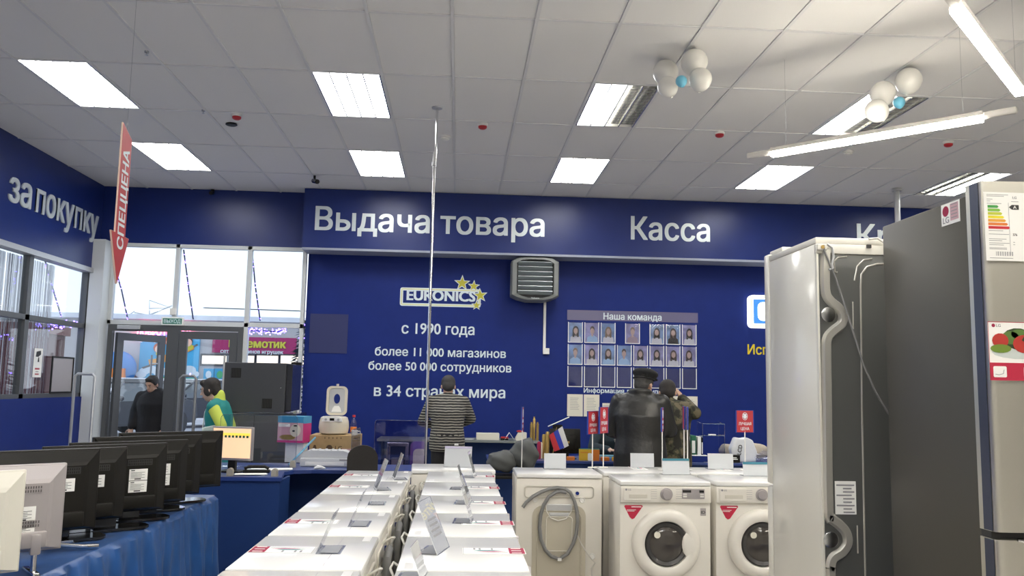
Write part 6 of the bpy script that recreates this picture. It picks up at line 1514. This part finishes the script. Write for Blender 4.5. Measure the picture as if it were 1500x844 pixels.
# dark tree with lights at the right
t = thing('fir_tree', 'dark fir tree with blue lights at the right edge of the front window', 'tree', (at(446, 560, Y=14).x, 14, 0))
b = B(); b.cyl((0, 0, 0), (0, 0, .6), .06)
b.obj('trunk', 'print_box', t); b = B(); rnd = random.Random(5)
for k in range(900):
    h = rnd.uniform(.3, 2.45); r_ = .62*(1-h/2.6)*rnd.uniform(.4, 1); a = rnd.uniform(0, 2*PI); p = Vector((r_*math.cos(a), r_*math.sin(a), h)); q = p+Vector((math.cos(a)*.12, math.sin(a)*.12, -.04)); s_ = Vector((-math.sin(a), math.cos(a), .3))*.03
    b._f([b.bm.verts.new(v) for v in (p+s_, q, p-s_)])
b.obj('needles', 'tree_green', t)['kind'] = 'stuff'
b = B()
for k in range(70): h = rnd.uniform(.4, 2.4); r_ = .66*(1-h/2.6); a = rnd.uniform(0, 2*PI); x, y = r_*math.cos(a), r_*math.sin(a); b.box(x-.012, x+.012, y-.012, y+.012, h-.012, h+.012)
b.obj('tree_lights', 'garland_light', t)['kind'] = 'stuff'
# parked cars
def car(lab, x, y, rz, m):
    t = thing('car', lab, 'car', (x, y, -.02), rz, 'snow-dusted cars parked outside')
    Wd = .86
    def frustum(b, z0, r0, z1, r1):   # r: (x half-width, y front, y back)
        V = [[b.bm.verts.new(v) for v in ((-r[0], r[1], z), (r[0], r[1], z), (r[0], r[2], z), (-r[0], r[2], z))] for z, r in ((z0, r0), (z1, r1))]
        b._f(V[0]); b._f(V[1])
        for k in range(4): b._f([V[0][k], V[0][(k+1) % 4], V[1][(k+1) % 4], V[1][k]])
        return b
    side = [(-2.12, .30), (-2.20, .45), (-2.17, .66), (-2.05, .76), (-1.15, .90), (1.75, .92), (2.12, .86), (2.18, .5), (2.10, .30)]
    b = B(); b.prism(side, -Wd, Wd, 'YZ'); bmesh.ops.bevel(b.bm, geom=b.bm.edges[:], offset=.05, segments=2, affect='EDGES'); b.obj('car_body', m, t, True)
    frustum(B(), .90, (.78, -1.15, 1.72), 1.36, (.60, -.42, 1.05)).obj('window_glass', 'car_glass', t)
    frustum(B(), 1.355, (.63, -.47, 1.10), 1.43, (.57, -.36, .98)).obj('roof', m, t)
    for s in (-1, 1):
        for (y0, y1) in ((-1.17, -.44), (.30, .30), (1.74, 1.07)): B().tube([(s*.79, y0, .89), (s*.615, y1, 1.38)], .035, 6).obj('pillar', m, t)
        for yy in (-1.35, 1.35): B().lathe([(0, -.1), (.30, -.1), (.32, -.05), (.32, .1), (0, .1)], c=(s*.80, yy, .32), axis='X', n=18).obj('wheel', 'rubber', t, True)
        B().sph((s*.62, -2.13, .66), (.17, .07, .08), 12, 8).obj('headlight', 'alu', t, True)
        B().sph((s*.98, -.95, .98), (.10, .06, .07), 10, 6).obj('mirror', m, t, True)
    B().prism(rrect(-.42, .42, .46, .64, .05), -2.225, -2.13).obj('grille', 'rubber', t); B().box(-.26, .26, -2.26, -2.231, .38, .48).obj('number_plate', 'paper', t)
    B().box(-.55, .55, -.34, .95, 1.432, 1.47, .015).obj('roof_snow', 'snow', t); B().prism([(-2.0, .79), (-1.2, .905), (-1.2, .94), (-2.0, .82)], -.68, .68, 'YZ').obj('bonnet_snow', 'snow', t); B().prism([(-1.13, .93), (-.72, 1.19), (-.74, 1.22), (-1.16, .96)], -.60, .60, 'YZ').obj('windscreen_snow', 'snow', t)
    return t
for (px, Y, rz, m, lab) in ((168, 22, -20, 'car_dark', 'dark parked car seen through the open door leaf'), (236, 42, 10, 'car_silver', 'silver parked car behind the man in the doorway'), (285, 27, -42, 'car_dark', 'dark parked car seen between door post and security gate'), (318, 36, -30, 'car_silver', 'snow-dusted parked car left of the shop assistant'), (372, 41, 15, 'car_dark', 'dark parked car hidden mostly behind the shop assistant')):
    car(lab, at(px, 600, Y=Y).x, Y, R(rz), m)
# snow bank, blocks of flats to the left
t = thing('apartment_block', 'pale block of flats far off through the left window', 'building', (-62, 108, -.02), R(28))
B().box(-24, 30, 0, 12, 0, 9.0).obj('wall', 'flats', t); B().box(-24.3, 30.3, -.3, 12.3, 9.0, 9.4).obj('roof', 'snow', t)
for r_ in range(3):
    for c_ in range(12): B().box(-22+4.2*c_, -20.2+4.2*c_, -.1, -.01, 1.3+2.8*r_, 2.9+2.8*r_).obj('window', 'door_metal', t)
t = thing('awning_kiosk', 'red-brown kiosk front outside the left window', 'building', (-9.3, 15.2, 0))
p0, p1 = at(-60, 470, Y=15.2), at(46, 486, Y=15.2)
B().box(p0.x+9.3-1.5, p1.x+9.3, 0, 1.5, p1.z, p0.z).obj('awning', 'red_brown', t); B().box(p0.x+9.3-1.4, p1.x+9.25, .1, 1.4, 0, p1.z-.001).obj('wall', 'brown_brick', t)
B().box(-.9, -.3, .06, .099, .2, 1.9).obj('door', 'door_metal', t)
